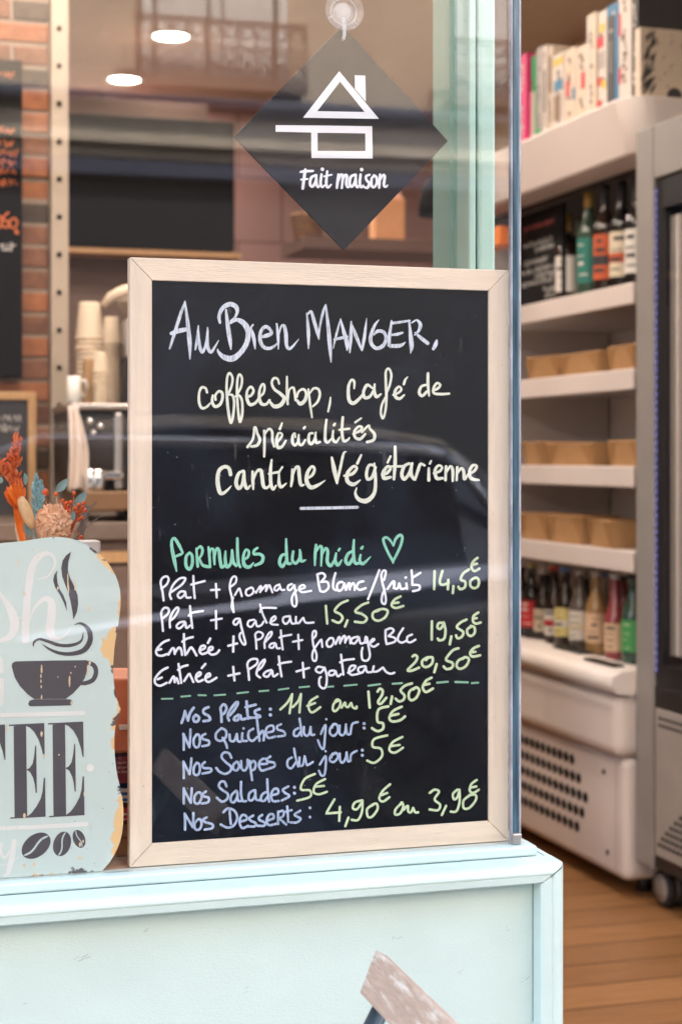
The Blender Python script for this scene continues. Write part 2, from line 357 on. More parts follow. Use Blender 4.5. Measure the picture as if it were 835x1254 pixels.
# parked hatchback
M['carpaint'] = mat('dark_blue_car_paint', (.06, .062, .075), .28, metal=.7, var=.05, coat=1.0)
M['carglass'] = mat('car_glass', (.006, .007, .008), .03, var=.0)
YG_ = 1.5885
M['satin_chrome'] = mat('satin_chrome', (.70, .70, .76), .22, metal=1, var=.03)
def car():
    root = empty('parked_car', (0, -2.90, -.22), 0, 'dark blue parked hatchback mirrored low in the shop window', 'car')
    # x, halfwidth, belt z, roof/hood z, roof halfwidth, sill
    S = [(-1.62, .60, .60, .62, .50, .35), (-1.55, .74, .68, .72, .60, .24), (-1.2, .84, .80, .86, .66, .20), (-.6, .87, .86, .95, .70, .19), (-.25, .87, .87, 1.00, .68, .19),
         (.15, .87, .88, 1.24, .62, .19), (.55, .87, .885, 1.43, .60, .19), (1.05, .87, .90, 1.475, .60, .19), (1.6, .87, .925, 1.46, .60, .19), (2.0, .865, .95, 1.40, .58, .19),
         (2.22, .86, .97, 1.24, .60, .20), (2.36, .85, .98, 1.02, .62, .21), (2.46, .80, .92, .96, .58, .24), (2.50, .70, .70, .72, .50, .30)]
    body = MB(); win = MB(); rows = []
    for x, hw, bz, rz, rw, sl in S:
        sec = [(hw - .05, sl), (hw, sl + .06), (hw + .012, .42), (hw + .018, bz - .16), (hw + .005, bz - .05), (hw - .035, bz - .005), (hw - .05, bz + .012),
               (rw + .03, rz - .055 if rz - bz > .15 else rz - .02), (rw - .04, rz - .015), (rw * .5, rz), (0, rz + .008)]
        rows.append([(x, y, z) for y, z in sec] + [(x, -y, z) for y, z in reversed(sec[:-1])])
    n = len(rows[0])
    glassx = (-.25, 2.22)
    body.v = [p for r in rows for p in r]; 
    for j in range(len(S) - 1):
        for i in range(n - 1):
            q = [j * n + i, j * n + i + 1, (j + 1) * n + i + 1, (j + 1) * n + i]
            side = i in (6, n - 8)
            mid = (S[j][0] + S[j + 1][0]) / 2
            if side and .1 < mid < 2.0: win.poly([body.v[k] for k in q]); continue
            if i in (7, 8, 9, n - 9, n - 10, n - 11) and (-.25 <= S[j][0] < .5 or 2.0 <= S[j][0] < 2.3): win.poly([body.v[k] for k in q]); continue
            body.face(q, True)
    body.face(range(n)); body.face([(len(S) - 1) * n + i for i in range(n)])
    body.build('body', M['carpaint'], root); win.build('side_window', M['carglass'], root, fix=True)
    b = MB()
    for s in (1, -1): b.box(.98, 1.04, s * .80 - .06, s * .80 + .06, .905, 1.40) if False else None
    for s in (1, -1):
        yv_ = 2 * YG_ + 2.03
        streak_rail = [(.18, s * .66, 1.235)] + [(p.x, s * .655, p.z + .22) for p in (at(u, v, yv_) for u, v in ((60, 539), (190, 541), (330, 544), (450, 548), (545, 552), (572, 558)))]
        pil = [(p.x, s * .72, p.z + .22) for p in (at(u, v, yv_) for u, v in ((572, 558), (595, 590), (640, 648)))]
        t = MB(); t.tube(streak_rail, .024, 12); t.build('roof_rail_reflector', M['satin_chrome'], root)  # chrome tube added along the bright roof streak, widened to catch sky
        t = MB(); t.tube(pil, .020, 12); t.build('pillar_reflector', M['satin_chrome'], root)  # chrome tube added along the bright pillar streak
        t = MB(); tp = [at(u, v, yv_) for u, v in ((20, 775), (100, 763), (190, 749), (300, 735), (400, 722), (500, 711), (600, 700), (680, 697))]
        for i, p in enumerate(tp):
            w_ = .028 if i < 6 else .022
            t.v.append((p.x, s * .900, p.z + .22 - w_)); t.v.append((p.x, s * .846, p.z + .22 + w_)); t.v.append((p.x, s * .82, p.z + .22 + w_)); t.v.append((p.x, s * .82, p.z + .22 - w_))
        for i in range(len(tp) - 1):
            for j in range(4): t.face((4 * i + j, 4 * i + (j + 1) % 4, 4 * i + 4 + (j + 1) % 4, 4 * i + 4 + j))
        t.build('waist_reflector', M['satin_chrome'], root)  # chrome band added and tilted up to reflect sky as a streak
        t = MB(); t.box(.95, 1.13, s * .885, s * .905, .78, .805); t.build('handle', M['carpaint'], root, bevel=.008)
        t = MB(); t.ball((.28, s * .96, .93), .09, 10, (.7, 1, .7)); t.build('mirror', M['carpaint'], root)
        for x in (-1.0, 1.75):
            Mx = Matrix.Translation((x, s * .80, .31)) @ Matrix.Rotation(R(90), 4, 'X')
            t = MB(); t.lathe([(.19, -.09), (.29, -.095), (.315, -.07), (.315, .07), (.29, .095), (.19, .09)], n=28, M=Mx, cap=False); wh = t.build('wheel', M['rubber'], root)
            t = MB(); t.lathe([(.02, -.10), (.06, -.10), (.185, -.07), (.195, -.09), (.195, .09), (.185, .07), (.06, .10), (.02, .10)], n=20, M=Mx); t.build('rim', M['dark_metal'], wh)
        t = MB(); t.ball((2.44, s * .66, .84), .1, 10, (.4, .9, 1)); t.build('tail_light', mat('red_lens', (.35, .01, .01), .15), root)
        t = MB(); t.ball((-1.5, s * .6, .64), .1, 10, (.6, 1, .6)); t.build('headlight', M['ceramic'], root)
    return root
car()

# ================================================================== THE SHOP SHELL
XR, YBK, ZCEIL = 2.72, 7.4, 2.75
b = MB(); b.box(-3.2, XR, 1.952, YBK, -.08, 0.0); struct(b.build('floor', M['floor']))
b = MB(); b.box(.694, XR, 1.5345, 1.951, -.08, -.002); struct(b.build('floor', M['floor']))
b = MB(); b.box(-3.2, XR, 1.80, YBK, ZCEIL, ZCEIL + .1); struct(b.build('ceiling', M['ceiling']))
b = MB(); b.box(-3.2, XR, YBK, YBK + .2, 0, ZCEIL); struct(b.build('wall', M['pinktile']))
b = MB(); b.box(XR, XR + .2, 1.8, YBK + .2, 0, ZCEIL + .1); struct(b.build('wall', M['wallwarm']))
b = MB(); b.box(-3.4, -3.2, 1.8, YBK + .2, 0, ZCEIL + .1); struct(b.build('wall', M['wallwarm']))
b = MB(); b.box(-6, 6, 1.62, 9.0, 2.86, 9.5); tag(b.build('shop_building', M['stone']), 'stone upper storeys of the shop building above its window', 'building')
b = MB(); b.box(-3.4, XR + .2, 1.60, 1.80, 2.45, 2.858); tag(b.build('shop_fascia', M['mint']), 'mint fascia board over the shop window', 'fascia')
b = MB(); b.box(2.60, XR + .2, 1.60, 1.80, -.1, 2.448); tag(b.build('door_pier', M['mint']), 'mint shopfront pier on the far side of the open doorway', 'pier')

# ---- mint stall riser under the pane
YG = 1.5885            # glass mid plane
YBRD = 1.600           # chalkboard face
YS = 1.594             # coffee sign face
ZL = .6958             # ledge top
sr = empty('stall_riser', (0, 0, 0), 0, 'pale mint panelled base below the shop window', 'shopfront base')
b = MB(); b.box(-2.6, .684, 1.556, 1.95, -.10, .684); b.build('panel', M['mint'], sr)
prof = [(0.0, 1.5700), (0.0, 1.5415), (.0011, 1.5365), (.0038, 1.5335), (.0080, 1.5326), (.0102, 1.5329), (.0105, 1.5337), (.0110, 1.5337), (.0113, 1.5333), (.0176, 1.5340), (.0192, 1.5362), (.0194, 1.5555)]
def bar(pa, pb, na, nb, mb, kx=1.36):
    "mitred bar from corner pa to pb; inner direction n"
    base = len(mb.v)
    for o, y in prof:
        mb.v.append((pa[0] + na[0] * o, y, pa[1] + na[1] * o)); mb.v.append((pb[0] + nb[0] * o, y, pb[1] + nb[1] * o))
    for i in range(len(prof) - 1):
        k = base + 2 * i; mb.face([k, k + 1, k + 3, k + 2], 1 <= i <= 4)
xo, zo = .6897, .6858
b = MB(); bar((-2.6, zo), (xo - .0004, zo), (0, -1), (-1.36, -1), b); b.build('top_moulding', M['mint'], sr, fix=False)
b = MB(); bar((xo, zo - .0004), (xo, -.10), (-1.36, -1), (-1.36, 0), b); b.build('side_moulding', M['mint'], sr, fix=False)
b = MB(); b.box(.6842, xo, 1.5417, 1.95, -.10, zo - .0006); b.build('end_board', M['mint'], sr)
b = MB(); b.box(-2.6, .6755, 1.5727, 1.601, zo - .0006, ZL); b.build('ledge', M['mint'], sr, bevel=.0022, seg=3)
b = MB(); b.box(.66, .6755, 1.6014, 1.95, zo - .0006, ZL - .0004); b.build('ledge_return', M['mint'], sr, bevel=.002)
b = MB(); b.box(-2.6, .659, 1.6018, 1.95, zo - .0006, ZL - .0006); tag(b.build('display_shelf', M['shelfwood'], bevel=.001), 'orange brown wooden display shelf inside the shop window', 'shelf')
M['crack'] = mat('dark_joint', (.05, .07, .065), .9)
b = MB()
b.prism([(xo - .0042, zo - .0034), (xo - .0040, zo - .0037), (xo - .0170, zo - .0128), (xo - .0174, zo - .0124)], 1.53225, 1.5330); b.build('mitre_gap', M['crack'], sr)
random.seed(3)
b = MB()
for k in range(26):
    x = random.uniform(.0, .66); l = random.uniform(.006, .03); z = .6664 - random.uniform(0, .0006)
    if k % 3 == 0: b.prism([(x, z), (x + l, z - .0004), (x + l, z - .0010), (x, z - .0008)], 1.5548, 1.5560)
b.prism([(.6630, .666), (.6635, .666), (.6635, .52), (.6632, .52)], 1.5548, 1.5560)
b.build('joint_gap_shadow', M['crack'], sr)  # dark slivers for the gap and its shadow along the mouldings

b = MB(); rs = random.Random(17)
for (u, v, n_, ln) in ((95, 1175, 6, 9), (483, 1147, 3, 4), (618, 1137, 2, 4), (175, 1141, 2, 3), (300, 1215, 2, 4), (560, 1190, 2, 3), (640, 1200, 3, 3), (30, 1230, 2, 4)):
    for k in range(n_):
        a = at(u + rs.uniform(-ln, ln), v + rs.uniform(-4, 4), 1.5557); l = rs.uniform(.001, .006); sl_ = rs.uniform(.2, .6); w_ = rs.uniform(.0002, .0005)
        b.poly([(a.x, 1.55575 - .00002 * k, a.z), (a.x + l, 1.55575 - .00002 * k, a.z + l * sl_), (a.x + l, 1.55575 - .00002 * k, a.z + l * sl_ + w_), (a.x, 1.55575 - .00002 * k, a.z + w_)])
b.build('scuff_stain', mat('scuff', (.22, .27, .27), .8), sr, fix=False)

# ---- pane of glass and its edge
xg1 = at(635.5, 560, YG).x; xe0 = at(623.3, 560, YG).x
pn = empty('shop_window_pane', (0, YG, ZL), 0, 'large clear shop window pane mirroring the street, with a bluish edge strip', 'window pane')
b = MB(); b.box(-2.6, xe0, -.003, .003, .0004, 1.75); b.build('pane', M['glass'], pn)
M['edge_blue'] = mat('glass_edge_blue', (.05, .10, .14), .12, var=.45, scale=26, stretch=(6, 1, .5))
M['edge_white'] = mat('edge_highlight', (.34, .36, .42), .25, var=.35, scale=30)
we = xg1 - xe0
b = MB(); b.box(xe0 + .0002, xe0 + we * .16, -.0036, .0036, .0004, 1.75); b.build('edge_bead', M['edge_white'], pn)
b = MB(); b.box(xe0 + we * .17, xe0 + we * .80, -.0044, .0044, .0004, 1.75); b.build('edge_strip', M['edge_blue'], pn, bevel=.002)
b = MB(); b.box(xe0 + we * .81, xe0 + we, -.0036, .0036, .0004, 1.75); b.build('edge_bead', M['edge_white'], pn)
b = MB(); b.box(xe0 + we * .1, xe0 + we * .95, -.0075, .0075, .0004, .012); b.build('foot_clip', M['steel'], pn, bevel=.0015)

# ---- mint door post behind the pane
yp = 1.66
po = empty('door_post', (0, 0, ZL), 0, 'mint green painted upright door post behind the pane above the chalkboard', 'post')
def px_x(u, y): return at(u, 560, y).x
b = MB(); b.box(px_x(548, yp + .05), px_x(561, yp + .05), yp + .045, yp + .10, 0, 2.05); b.build('rebate', M['mint_shaded'], po)
b = MB(); b.box(px_x(561.2, yp + .03), px_x(574, yp + .03), yp + .032, yp + .10, 0, 2.05); b.build('bead', M['mint_shaded'], po, bevel=.006, seg=3)
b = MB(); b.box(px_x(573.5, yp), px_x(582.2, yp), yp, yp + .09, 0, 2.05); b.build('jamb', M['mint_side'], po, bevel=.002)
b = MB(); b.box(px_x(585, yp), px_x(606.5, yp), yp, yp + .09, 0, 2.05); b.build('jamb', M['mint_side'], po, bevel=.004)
b = MB(); b.box(px_x(582.4, yp), px_x(584.8, yp), yp + .006, yp + .09, 0, 2.05); b.build('sealing_gap', M['crack'], po)

# ================================================================== CHALKBOARD WITH THE MENU
def spline(pts, step):
    "Catmull-Rom through (x, y, w)"
    if len(pts) < 3: 
        a, c = pts[0], pts[-1]; n = max(2, int(math.dist(a[:2], c[:2]) / step))
        return [tuple(a[k] + (c[k] - a[k]) * i / n for k in range(3)) for i in range(n + 1)]
    out = []; P = [pts[0]] + list(pts) + [pts[-1]]
    for i in range(1, len(P) - 2):
        p0, p1, p2, p3 = P[i - 1], P[i], P[i + 1], P[i + 2]; n = max(2, int(math.dist(p1[:2], p2[:2]) / step))
        for j in range(n):
            t = j / n
            out.append(tuple(.5 * (2 * p1[k] + (p2[k] - p0[k]) * t + (2 * p0[k] - 5 * p1[k] + 4 * p2[k] - p3[k]) * t * t + (3 * p1[k] - p0[k] - 3 * p2[k] + p3[k]) * t ** 3) for k in range(3)))
    out.append(tuple(pts[-1])); return out
class Ink:
    def __init__(s, ysurf, region, toward=-1): s.mb = MB(); s.y = ysurf; s.k = 0; s.reg = region
    def P(s, x, y, lift): 
        u = s.reg[0] + x / s.reg[2]; v = s.reg[1] + y / s.reg[2]
        return at(u, v, s.y - lift)
    def strokes(s, width, text, nib=0.0):
        for st in text.split(';'):
            pts = []
            for tok in st.split():
                a = [float(q) for q in tok.split(',')]
                pts.append((a[0], a[1], (a[2] if len(a) > 2 else width)))
            if len(pts) == 1: pts.append((pts[0][0] + .3, pts[0][1] + .3, pts[0][2]))
            s.ribbon(spline(pts, max(2.5, s.reg[2] * .9)), nib)
        return s
    def ribbon(s, pts, nib=0.0):
        s.k += 1; base = .00018 + .00002 * (s.k % 24); n = len(pts); mb = s.mb
        L = []; Rr = []; rnd = random.Random(s.k * 31 + n)
        for i, (x, y, w_) in enumerate(pts):
            a = pts[max(i - 1, 0)]; c = pts[min(i + 1, n - 1)]; dx, dy = c[0] - a[0], c[1] - a[1]; l = math.hypot(dx, dy) or 1; dx /= l; dy /= l
            w2 = w_ * (1 + rnd.uniform(-.05, .05))
            if nib: w2 *= 1 - nib + nib * abs(dx * .5 + dy * .86)
            L.append((x + dy * w2 / 2, y - dx * w2 / 2)); Rr.append((x - dy * w2 / 2, y + dx * w2 / 2))
        b0 = len(mb.v)
        for i in range(n):
            lift = base + .00012 * i / n
            mb.v.append(tuple(s.P(*L[i], lift))); mb.v.append(tuple(s.P(*Rr[i], lift)))
        for i in range(n - 1):
            k = b0 + 2 * i; mb.face([k, k + 1, k + 3, k + 2])
        for (x, y, w_), (lx, ly), (rx, ry), lift, sg in ((pts[0], L[0], Rr[0], base, 1), (pts[-1], L[-1], Rr[-1], base + .00012 * (n - 1) / n, -1)):
            a0 = math.atan2(ly - y, lx - x); rad = math.hypot(lx - x, ly - y)
            fan = [s.P(x + rad * math.cos(a0 - sg * math.pi * j / 6), y + rad * math.sin(a0 - sg * math.pi * j / 6), lift) for j in range(7)]
            mb.poly(fan)
    def poly(s, pts, lift=None):
        s.k += 1; s.mb.poly([s.P(x, y, (.00018 + .00002 * (s.k % 24)) if lift is None else lift) for x, y in pts]); return s
    def frame(s, outer, inner, lift=.0002):
        n = len(outer)
        for i in range(n):
            j = (i + 1) % n; s.mb.poly([s.P(*outer[i], lift), s.P(*outer[j], lift), s.P(*inner[j], lift), s.P(*inner[i], lift)])
        return s
    def build(s, name, m, parent):
        o = s.mb.build(name, m, parent, fix=False)
        return o

xb0, xb1 = at(158.6, 560, YBRD).x, at(621.8, 560, YBRD).x
zb1 = (at(158.6, 315, YBRD).z + at(621, 330.8, YBRD).z) / 2; zb0 = ZL + .0004
FW = .0222; FD = .014
board = empty('menu_chalkboard', (0, 0, 0), 0, 'framed chalkboard handwritten with the lunch menu and prices in the shop window', 'chalkboard')
def frame_bars(mb_list, x0, x1, z0, z1, y0, y1, fw):
    A = [(x0, z0), (x1, z0), (x1, z1), (x0, z1)]; B_ = [(x0 + fw, z0 + fw), (x1 - fw, z0 + fw), (x1 - fw, z1 - fw), (x0 + fw, z1 - fw)]
    g = .00018
    for k in range(4):
        j = (k + 1) % 4; q = [A[k], A[j], B_[j], B_[k]]
        cx = sum(p[0] for p in q) / 4; cz = sum(p[1] for p in q) / 4
        along = Vector((A[j][0] - A[k][0], 0, A[j][1] - A[k][1])).normalized()
        q = [(p[0] - along.x * g * (1 if i in (1, 2) else -1), p[1] - along.z * g * (1 if i in (1, 2) else -1)) for i, p in enumerate(q)]
        mb_list[k].prism(q, y0, y1)
bars = [MB() for _ in range(4)]
frame_bars(bars, xb0, xb1, zb0, zb1, YBRD, YBRD + FD, FW)
for k, m_ in enumerate(bars): m_.build('frame', M['birch_h'] if k % 2 == 0 else M['birch'], board, bevel=.0009, seg=2)
YF = YBRD + .003
b = MB(); b.box(xb0 + FW * .8, xb1 - FW * .8, YF, YF + .004, zb0 + FW * .8, zb1 - FW * .8); b.build('slate', M['slate'], board)

R1 = (200, 355, 5.964); R2 = (320, 365, 6.958); R3 = (420, 365, 6.423); R4 = (235, 445, 5.219); R5 = (390, 445, 4.912); R6 = (295, 505, 4.912); R7 = (255, 555, 5.567); R8 = (395, 540, 4.175)
R9 = (200, 650, 5.964); R10 = (330, 645, 4.912); R11 = (185, 695, 6.958); R12 = (275, 695, 6.958); R13 = (380, 680, 5.964); R14 = (500, 670, 8.35); R15 = (185, 765, 6.958); R16 = (290, 755, 6.958)
R17 = (370, 760, 5.567); R18 = (480, 740, 6.958); R19 = (210, 845, 6.423); R20 = (330, 830, 6.958); R21 = (430, 820, 7.591); R22 = (210, 910, 6.423); R23 = (325, 870, 6.423); R24 = (340, 940, 3.212)
R25 = (380, 830, 3.795); R26 = (180, 830, 3.795); PX = (0, 0, 1.0)
TEXT = [
 ('T', 0, [
  (R1, 22, "45,428,14 75,335,22 120,190,24 156,88,12; 156,85,12 175,230,26 190,380,30 193,505,9; 58,318,26 110,300,34 182,285,26; 232,435,14 248,340,20 254,262,10; 252,285,14 262,400,24 282,455,22 305,410,18 320,330,18 322,275,10; 320,310,16 322,410,26 345,455,22 375,415,16 402,368,5; 455,145,14 470,270,30 485,370,28 492,435,8; 412,240,18 405,195,24 430,135,30 480,105,34 525,120,32 538,160,24 520,200,16 490,228,14; 490,240,18 535,218,28 590,248,40 618,310,38 605,390,36 560,460,36 500,502,44 440,490,36 402,455,20 395,433,8; 640,285,14 658,350,26 668,430,10; 630,285,12 652,255,14; 708,345,16 755,333,30 785,318,26 778,290,22 745,268,26 712,300,24 704,360,26 725,412,26 770,428,24 815,405,16 832,385,6"),
  (R2, 26, "142,435,8 140,330,26 128,220,16; 143,330,12 165,245,18 192,238,26 206,310,32 212,400,28 235,432,26 270,405,18 315,350,5; 398,430,10 398,300,30 385,130,12; 396,135,16 422,115,22 450,210,30 478,300,30 488,352,10; 486,325,14 500,220,18 525,110,22 545,55,10; 545,60,14 562,200,26 580,400,34 590,545,10; 610,430,6 630,330,20 672,178,10; 672,185,12 700,290,30 726,390,34 726,448,8; 622,352,22 722,330,28; 750,465,10 758,340,30 762,200,12"),
  (R3, 26, "64,205,10 100,300,28 145,412,12; 147,408,14 165,300,26 182,160,6; 278,172,8 245,215,22 215,300,28 220,360,28 260,395,28 310,375,30 335,320,24 315,268,26 270,260,26 240,288,12; 378,178,12 365,270,26 358,340,28 368,385,18; 385,197,22 440,190,20 520,178,16; 372,290,14 420,285,24 465,272,16; 355,372,20 400,377,30 450,372,28 486,348,8; 515,175,12 528,300,30 535,380,32 527,434,6; 535,195,10 575,174,16 603,205,28 595,250,24 560,290,12; 562,272,12 610,315,28 662,355,28; 732,335,18 722,370,32 706,400,22"),
 ]),
 ('C', 0, [
  (R4, 15, "95,185 85,158 60,155,17 45,190 45,250,18 62,285,18 90,280,16 115,255,12; 150,232 148,205 170,178 192,190,18 192,230,18 175,265,20 145,275,20 128,245,18 132,205; 228,200 250,150 258,95 240,62 225,85 220,150,16 225,250,18 235,330,18 248,380,16 262,330,16 268,250,16 258,205,16 235,200,12; 285,200 312,150 318,95 302,70 290,100 286,170,16 290,260,16 298,340,16 306,375 320,320,16 318,240,16 300,205 275,212,12; 345,215,12 375,205,18 392,175,16 375,150,16 352,175,16 350,225,20 368,262,22 400,255,18 425,225; 425,218 455,190 462,148 450,132 432,165,16 428,215,20 440,255,22 470,262,18 495,235,16; 555,130,12 545,100 522,95,16 508,125,16 525,165,18 565,195,20 588,225,24 565,265,26 525,275,24 500,250,16 490,235,12; 605,85,12 605,170,16 610,260; 612,230,12 620,170,12 645,155 655,190,16 660,235,16; 668,215,14 680,180,14 710,165,16 728,190,18 720,235,22 690,258,24 668,235,16; 742,165,12 750,240,16 765,345,12; 752,190,10 775,160 805,165,16 815,200,16 800,245,16 770,275,12"),
  (R5, 14, "70,205,9 65,245 55,290,11; 212,150,10 212,110,16 195,100 178,140,18 180,215,22 205,240,22 240,215,18 265,185; 322,150,12 290,130,18 268,170,18 275,205,20 305,200,18 327,165; 335,125,12 332,165,18 345,200,20 372,185,11; 405,180 425,130 435,70 420,32 402,50 402,120,16 405,200,16 400,280 385,330 372,300 378,250 400,205; 445,190,12 480,175 495,155 480,140 458,165,18 460,200,20 485,212,18 512,190,11; 510,125,16 518,100 532,82,7; 640,130 615,140,16 602,175,18 620,195,18 648,170,16; 655,60,16 655,130,18 662,195,11; 685,165,12 715,150,16 728,130 710,118 690,145,16 690,178,16 730,185,16 782,182"),
  (R6, 14, "38,208,16 70,160 82,90,16 98,130,16 112,165,18 95,198,18 60,205; 138,265 140,180,16 138,110; 142,130,12 165,100 185,115,16 188,170,16 198,205; 210,185 240,150,16 245,130,12 225,125 212,165,18 220,210,20 245,205,18 268,170,11; 232,100,16 245,65,11; 325,150,10 322,125,12 310,140,16 308,180,18 325,198,16 345,170,11; 345,135,12 345,185,18 365,195,16 385,165,11; 377,95,16 383,88; 430,125 410,130,16 405,170,18 420,190,18 440,165,16 448,120,11; 445,135 450,180,18 472,178; 512,45 505,110,16 505,165,18 520,180,16 545,155,11; 552,110,12 550,160,18 570,178,16 590,150,11; 557,77,16 563,68; 610,30,16 605,110,18 615,170,18 640,165 650,152,9; 590,105 650,98; 672,130,12 715,110,16 725,90 705,85 680,115,16 685,150,18 715,160,18 745,130,14; 685,60 720,35,11; 725,120,12 765,78,12 772,98 800,130,18 795,165,18 756,178,16"),
  (R7, 20, "150,145,26 140,105,24 110,92,24 72,120,26 62,190,28 75,260,28 95,275,22 130,250,16 155,222,5; 235,120,16 205,140,22 188,200,26 205,240,24 230,210 240,120,14; 242,125,18 245,200,24 262,240,22 285,220,12; 300,125,16 302,190,22 305,245,12; 305,190,12 325,130,18 355,115,22 365,160,24 375,225,24 400,235,18 415,215,9; 430,45,14 422,120,22 425,210,24 440,245 460,220,12; 410,140,14 480,128,18; 480,140,12 480,200,22 495,230,22 530,205,8; 484,122,14 502,95,14; 570,110,14 570,170,22 562,225,14; 570,165,12 590,105,18 612,95,22 618,150,24 628,215,22 650,215,12; 665,175,12 705,150,20 722,110,18 705,90,18 675,130,24 668,190,28 695,232,28 740,220,22 795,185,5"),
  (R8, 14, "45,85,12 58,150,22 72,215,12; 72,210,12 90,130 105,65,12 118,55,6; 108,178,11 150,168,16 172,140 155,130 125,165,18 125,205,20 155,222,20 190,200,6; 175,115 195,72,11; 262,125 235,125 222,165,16 228,195,16 250,185,16 268,135; 262,115,10 268,190,16 262,265,18 225,305,24 185,300,20 165,270 172,240,6; 300,170,11 325,165,16 345,140 330,130 308,160,18 312,190,20 345,185; 330,110,12 345,78,11; 368,30 368,110,18 362,195; 345,130,9 408,130; 440,115 415,130,16 402,170,18 415,195,18 440,165,16 455,115; 452,120 450,170,18 465,195,16; 470,198,12 485,150,16 498,118,14 518,125,12; 540,140,12 540,200,18; 545,116,12 552,102,9; 565,165,11 595,155 608,135,12 590,125,12 572,150,16 580,190,18 610,190; 628,130 625,200; 630,160,9 650,130 662,150,16 662,205,11; 685,135 682,200,12; 688,165,9 705,140 718,155,16 722,195,16 740,170,9; 738,172,9 770,155 785,130 765,125 748,155,16 755,190,18 795,200,11"),
 ]),
 ('T', 0, [(PX, 3.6, "368,622.6 402,622 437,621.2")]),
 ('G', 0, [
  (R9, 20, "95,295,11 80,220,26 62,130,24 60,75 80,55 110,100,24 140,160,16; 80,190,18 130,170; 190,160,18 165,190,22 165,255,24 190,280,24 210,240,22 208,180 190,160,18; 240,130,16 245,200,20 250,260; 245,135,14 268,115,20 285,140,20 275,180,18 255,205,15; 262,205,15 285,250,22 325,262,24; 328,120,16 335,190,20 340,265,18; 335,180,14 345,135,16 365,140,20 370,210,20 372,245,14; 372,190,14 388,130,18 405,145,22 412,210,24 425,265,24 452,245,16; 452,150,15 450,210,22 462,262,26 490,235,20 500,140,16; 502,150,16 508,225,24 530,255,22; 538,55,18 540,150,22 545,230,24 560,265,18; 580,215,15 615,190,20 622,150,18 600,140,18 582,190,22 590,250,28 625,265,24 655,235,12; 685,125,16 660,145,20 660,170,20 700,170,22 725,190,24 715,230,24 668,252,18"),
  (R10, 16, "95,165 70,175,18 58,215,20 75,240,20 98,205; 98,75,13 100,150,18 105,215,20 125,222; 140,150 135,200,18 155,220,18 178,190 180,140,13; 182,150 188,205,20 215,200,9; 278,110 272,170,18 270,232,11; 278,150,11 298,120 312,130,18 308,235,11; 312,170,11 335,130 348,150,18 345,210,20 365,235,20 385,205,13; 398,160,13 392,205,20 410,230,20 432,200,9; 413,142,16 420,132,13; 490,150 468,165,18 455,205,20 475,225,20 498,190; 505,80,13 502,150,18 510,215,20 535,220; 545,170,13 540,205,18 560,222,20 605,180,6; 551,130,18 558,120,13; 742,115,11 725,85,14 700,65 682,75 690,110 715,165 738,205 740,218,11; 742,115,11 755,75 778,52,18 795,60 788,105 765,160 740,208,13"),
 ]),
 ('W', 0, [
  (R11, 19, "105,280 95,200 80,130 95,90 130,75 148,100 130,145 85,180; 170,268 158,225 185,150 240,95 290,92 265,140 205,185 165,212; 285,205 250,205 225,235 245,260 280,235 290,210; 290,215 300,255 335,255; 358,72 362,170 370,260; 340,145 455,115; 550,140 557,255; 508,192 580,188"),
  (R12, 18, "55,160 90,130 98,90 80,75 55,100 42,170 60,260 75,380; 75,380 58,330 70,255; 85,235 115,185 125,180 135,210 145,245; 225,170 185,190 180,225 205,240 240,215 240,180 225,170; 240,205,14 262,205,14; 265,215 300,160 310,165 300,210; 305,200 350,150 355,160 350,200; 355,190 375,150 385,160 405,212; 465,145 430,160 422,190 445,195 470,165; 470,160 480,190 505,190; 570,140 540,155 535,185 560,190 590,150; 592,150 600,210 612,290 600,332 575,315 570,260 590,215 610,195; 640,185 680,170 670,150 640,160 632,190 660,210 735,198"),
 ]),
 ('W', 0, [(R13, 17, "48,140 58,210 70,262; 48,140 85,130 105,155 75,195; 75,195 120,195 130,235 100,265 70,262; 180,130 165,190 165,240 185,255; 230,195 205,200 190,230 205,260 230,245 245,205; 248,210 255,252; 260,250 275,205 285,210 285,250; 285,240 305,205 318,215 320,252; 385,190 350,200 335,235 360,252 400,240; 500,108 460,215 418,320; 535,180 548,120 530,112 515,140 520,190 535,250 548,320 540,355 518,340 522,290 540,250; 560,245 600,190 612,200 605,240; 605,210 612,240 635,240 645,205; 648,210 660,245 690,240; 697,205 702,245; 692,163,18 695,161; 735,110 740,170 740,215; 740,165 800,128; 740,215 790,220 790,250 745,262")]),
 ('L', 0, [(R14, 27, "262,245 258,430; 342,245 315,355 345,385 405,365; 402,335 398,430; 455,400 448,470; 612,230 555,270 530,330 575,355 570,410 525,430 505,405; 670,315 630,345 628,395 665,420 705,400 715,345 690,312 650,325; 700,110 655,150 640,210 670,245 720,220; 650,180 695,170")]),
 ('W', 0, [
  (R11, 19, "100,540 92,450 85,385 110,345 145,350 145,390 95,435; 160,512 158,450 180,385 220,340 232,360 200,420 165,450; 280,460 240,470 215,500 235,520 270,495 285,462; 290,470 300,515 330,495; 330,328 338,420 350,515; 318,410 350,385 440,370; 550,370 553,520; 508,450 600,435"),
  (R12, 18, "120,435 90,440 72,470 95,488 125,450; 128,440 140,500 155,557; 250,445 205,455 195,490 225,505 260,460; 262,455 275,500 310,490 330,460; 300,315 320,390 355,470; 300,380 320,345 435,345; 385,470 430,440 425,415 395,440 395,480 450,488; 540,415 500,425 495,460 520,480 550,450 555,415; 555,430 570,475 600,475; 605,420 605,460 625,475 655,440 665,430; 668,430 690,470 755,468"),
  (R15, 18, "762,10 785,90 802,162 782,165 755,120 752,85 765,68"),
 ]),
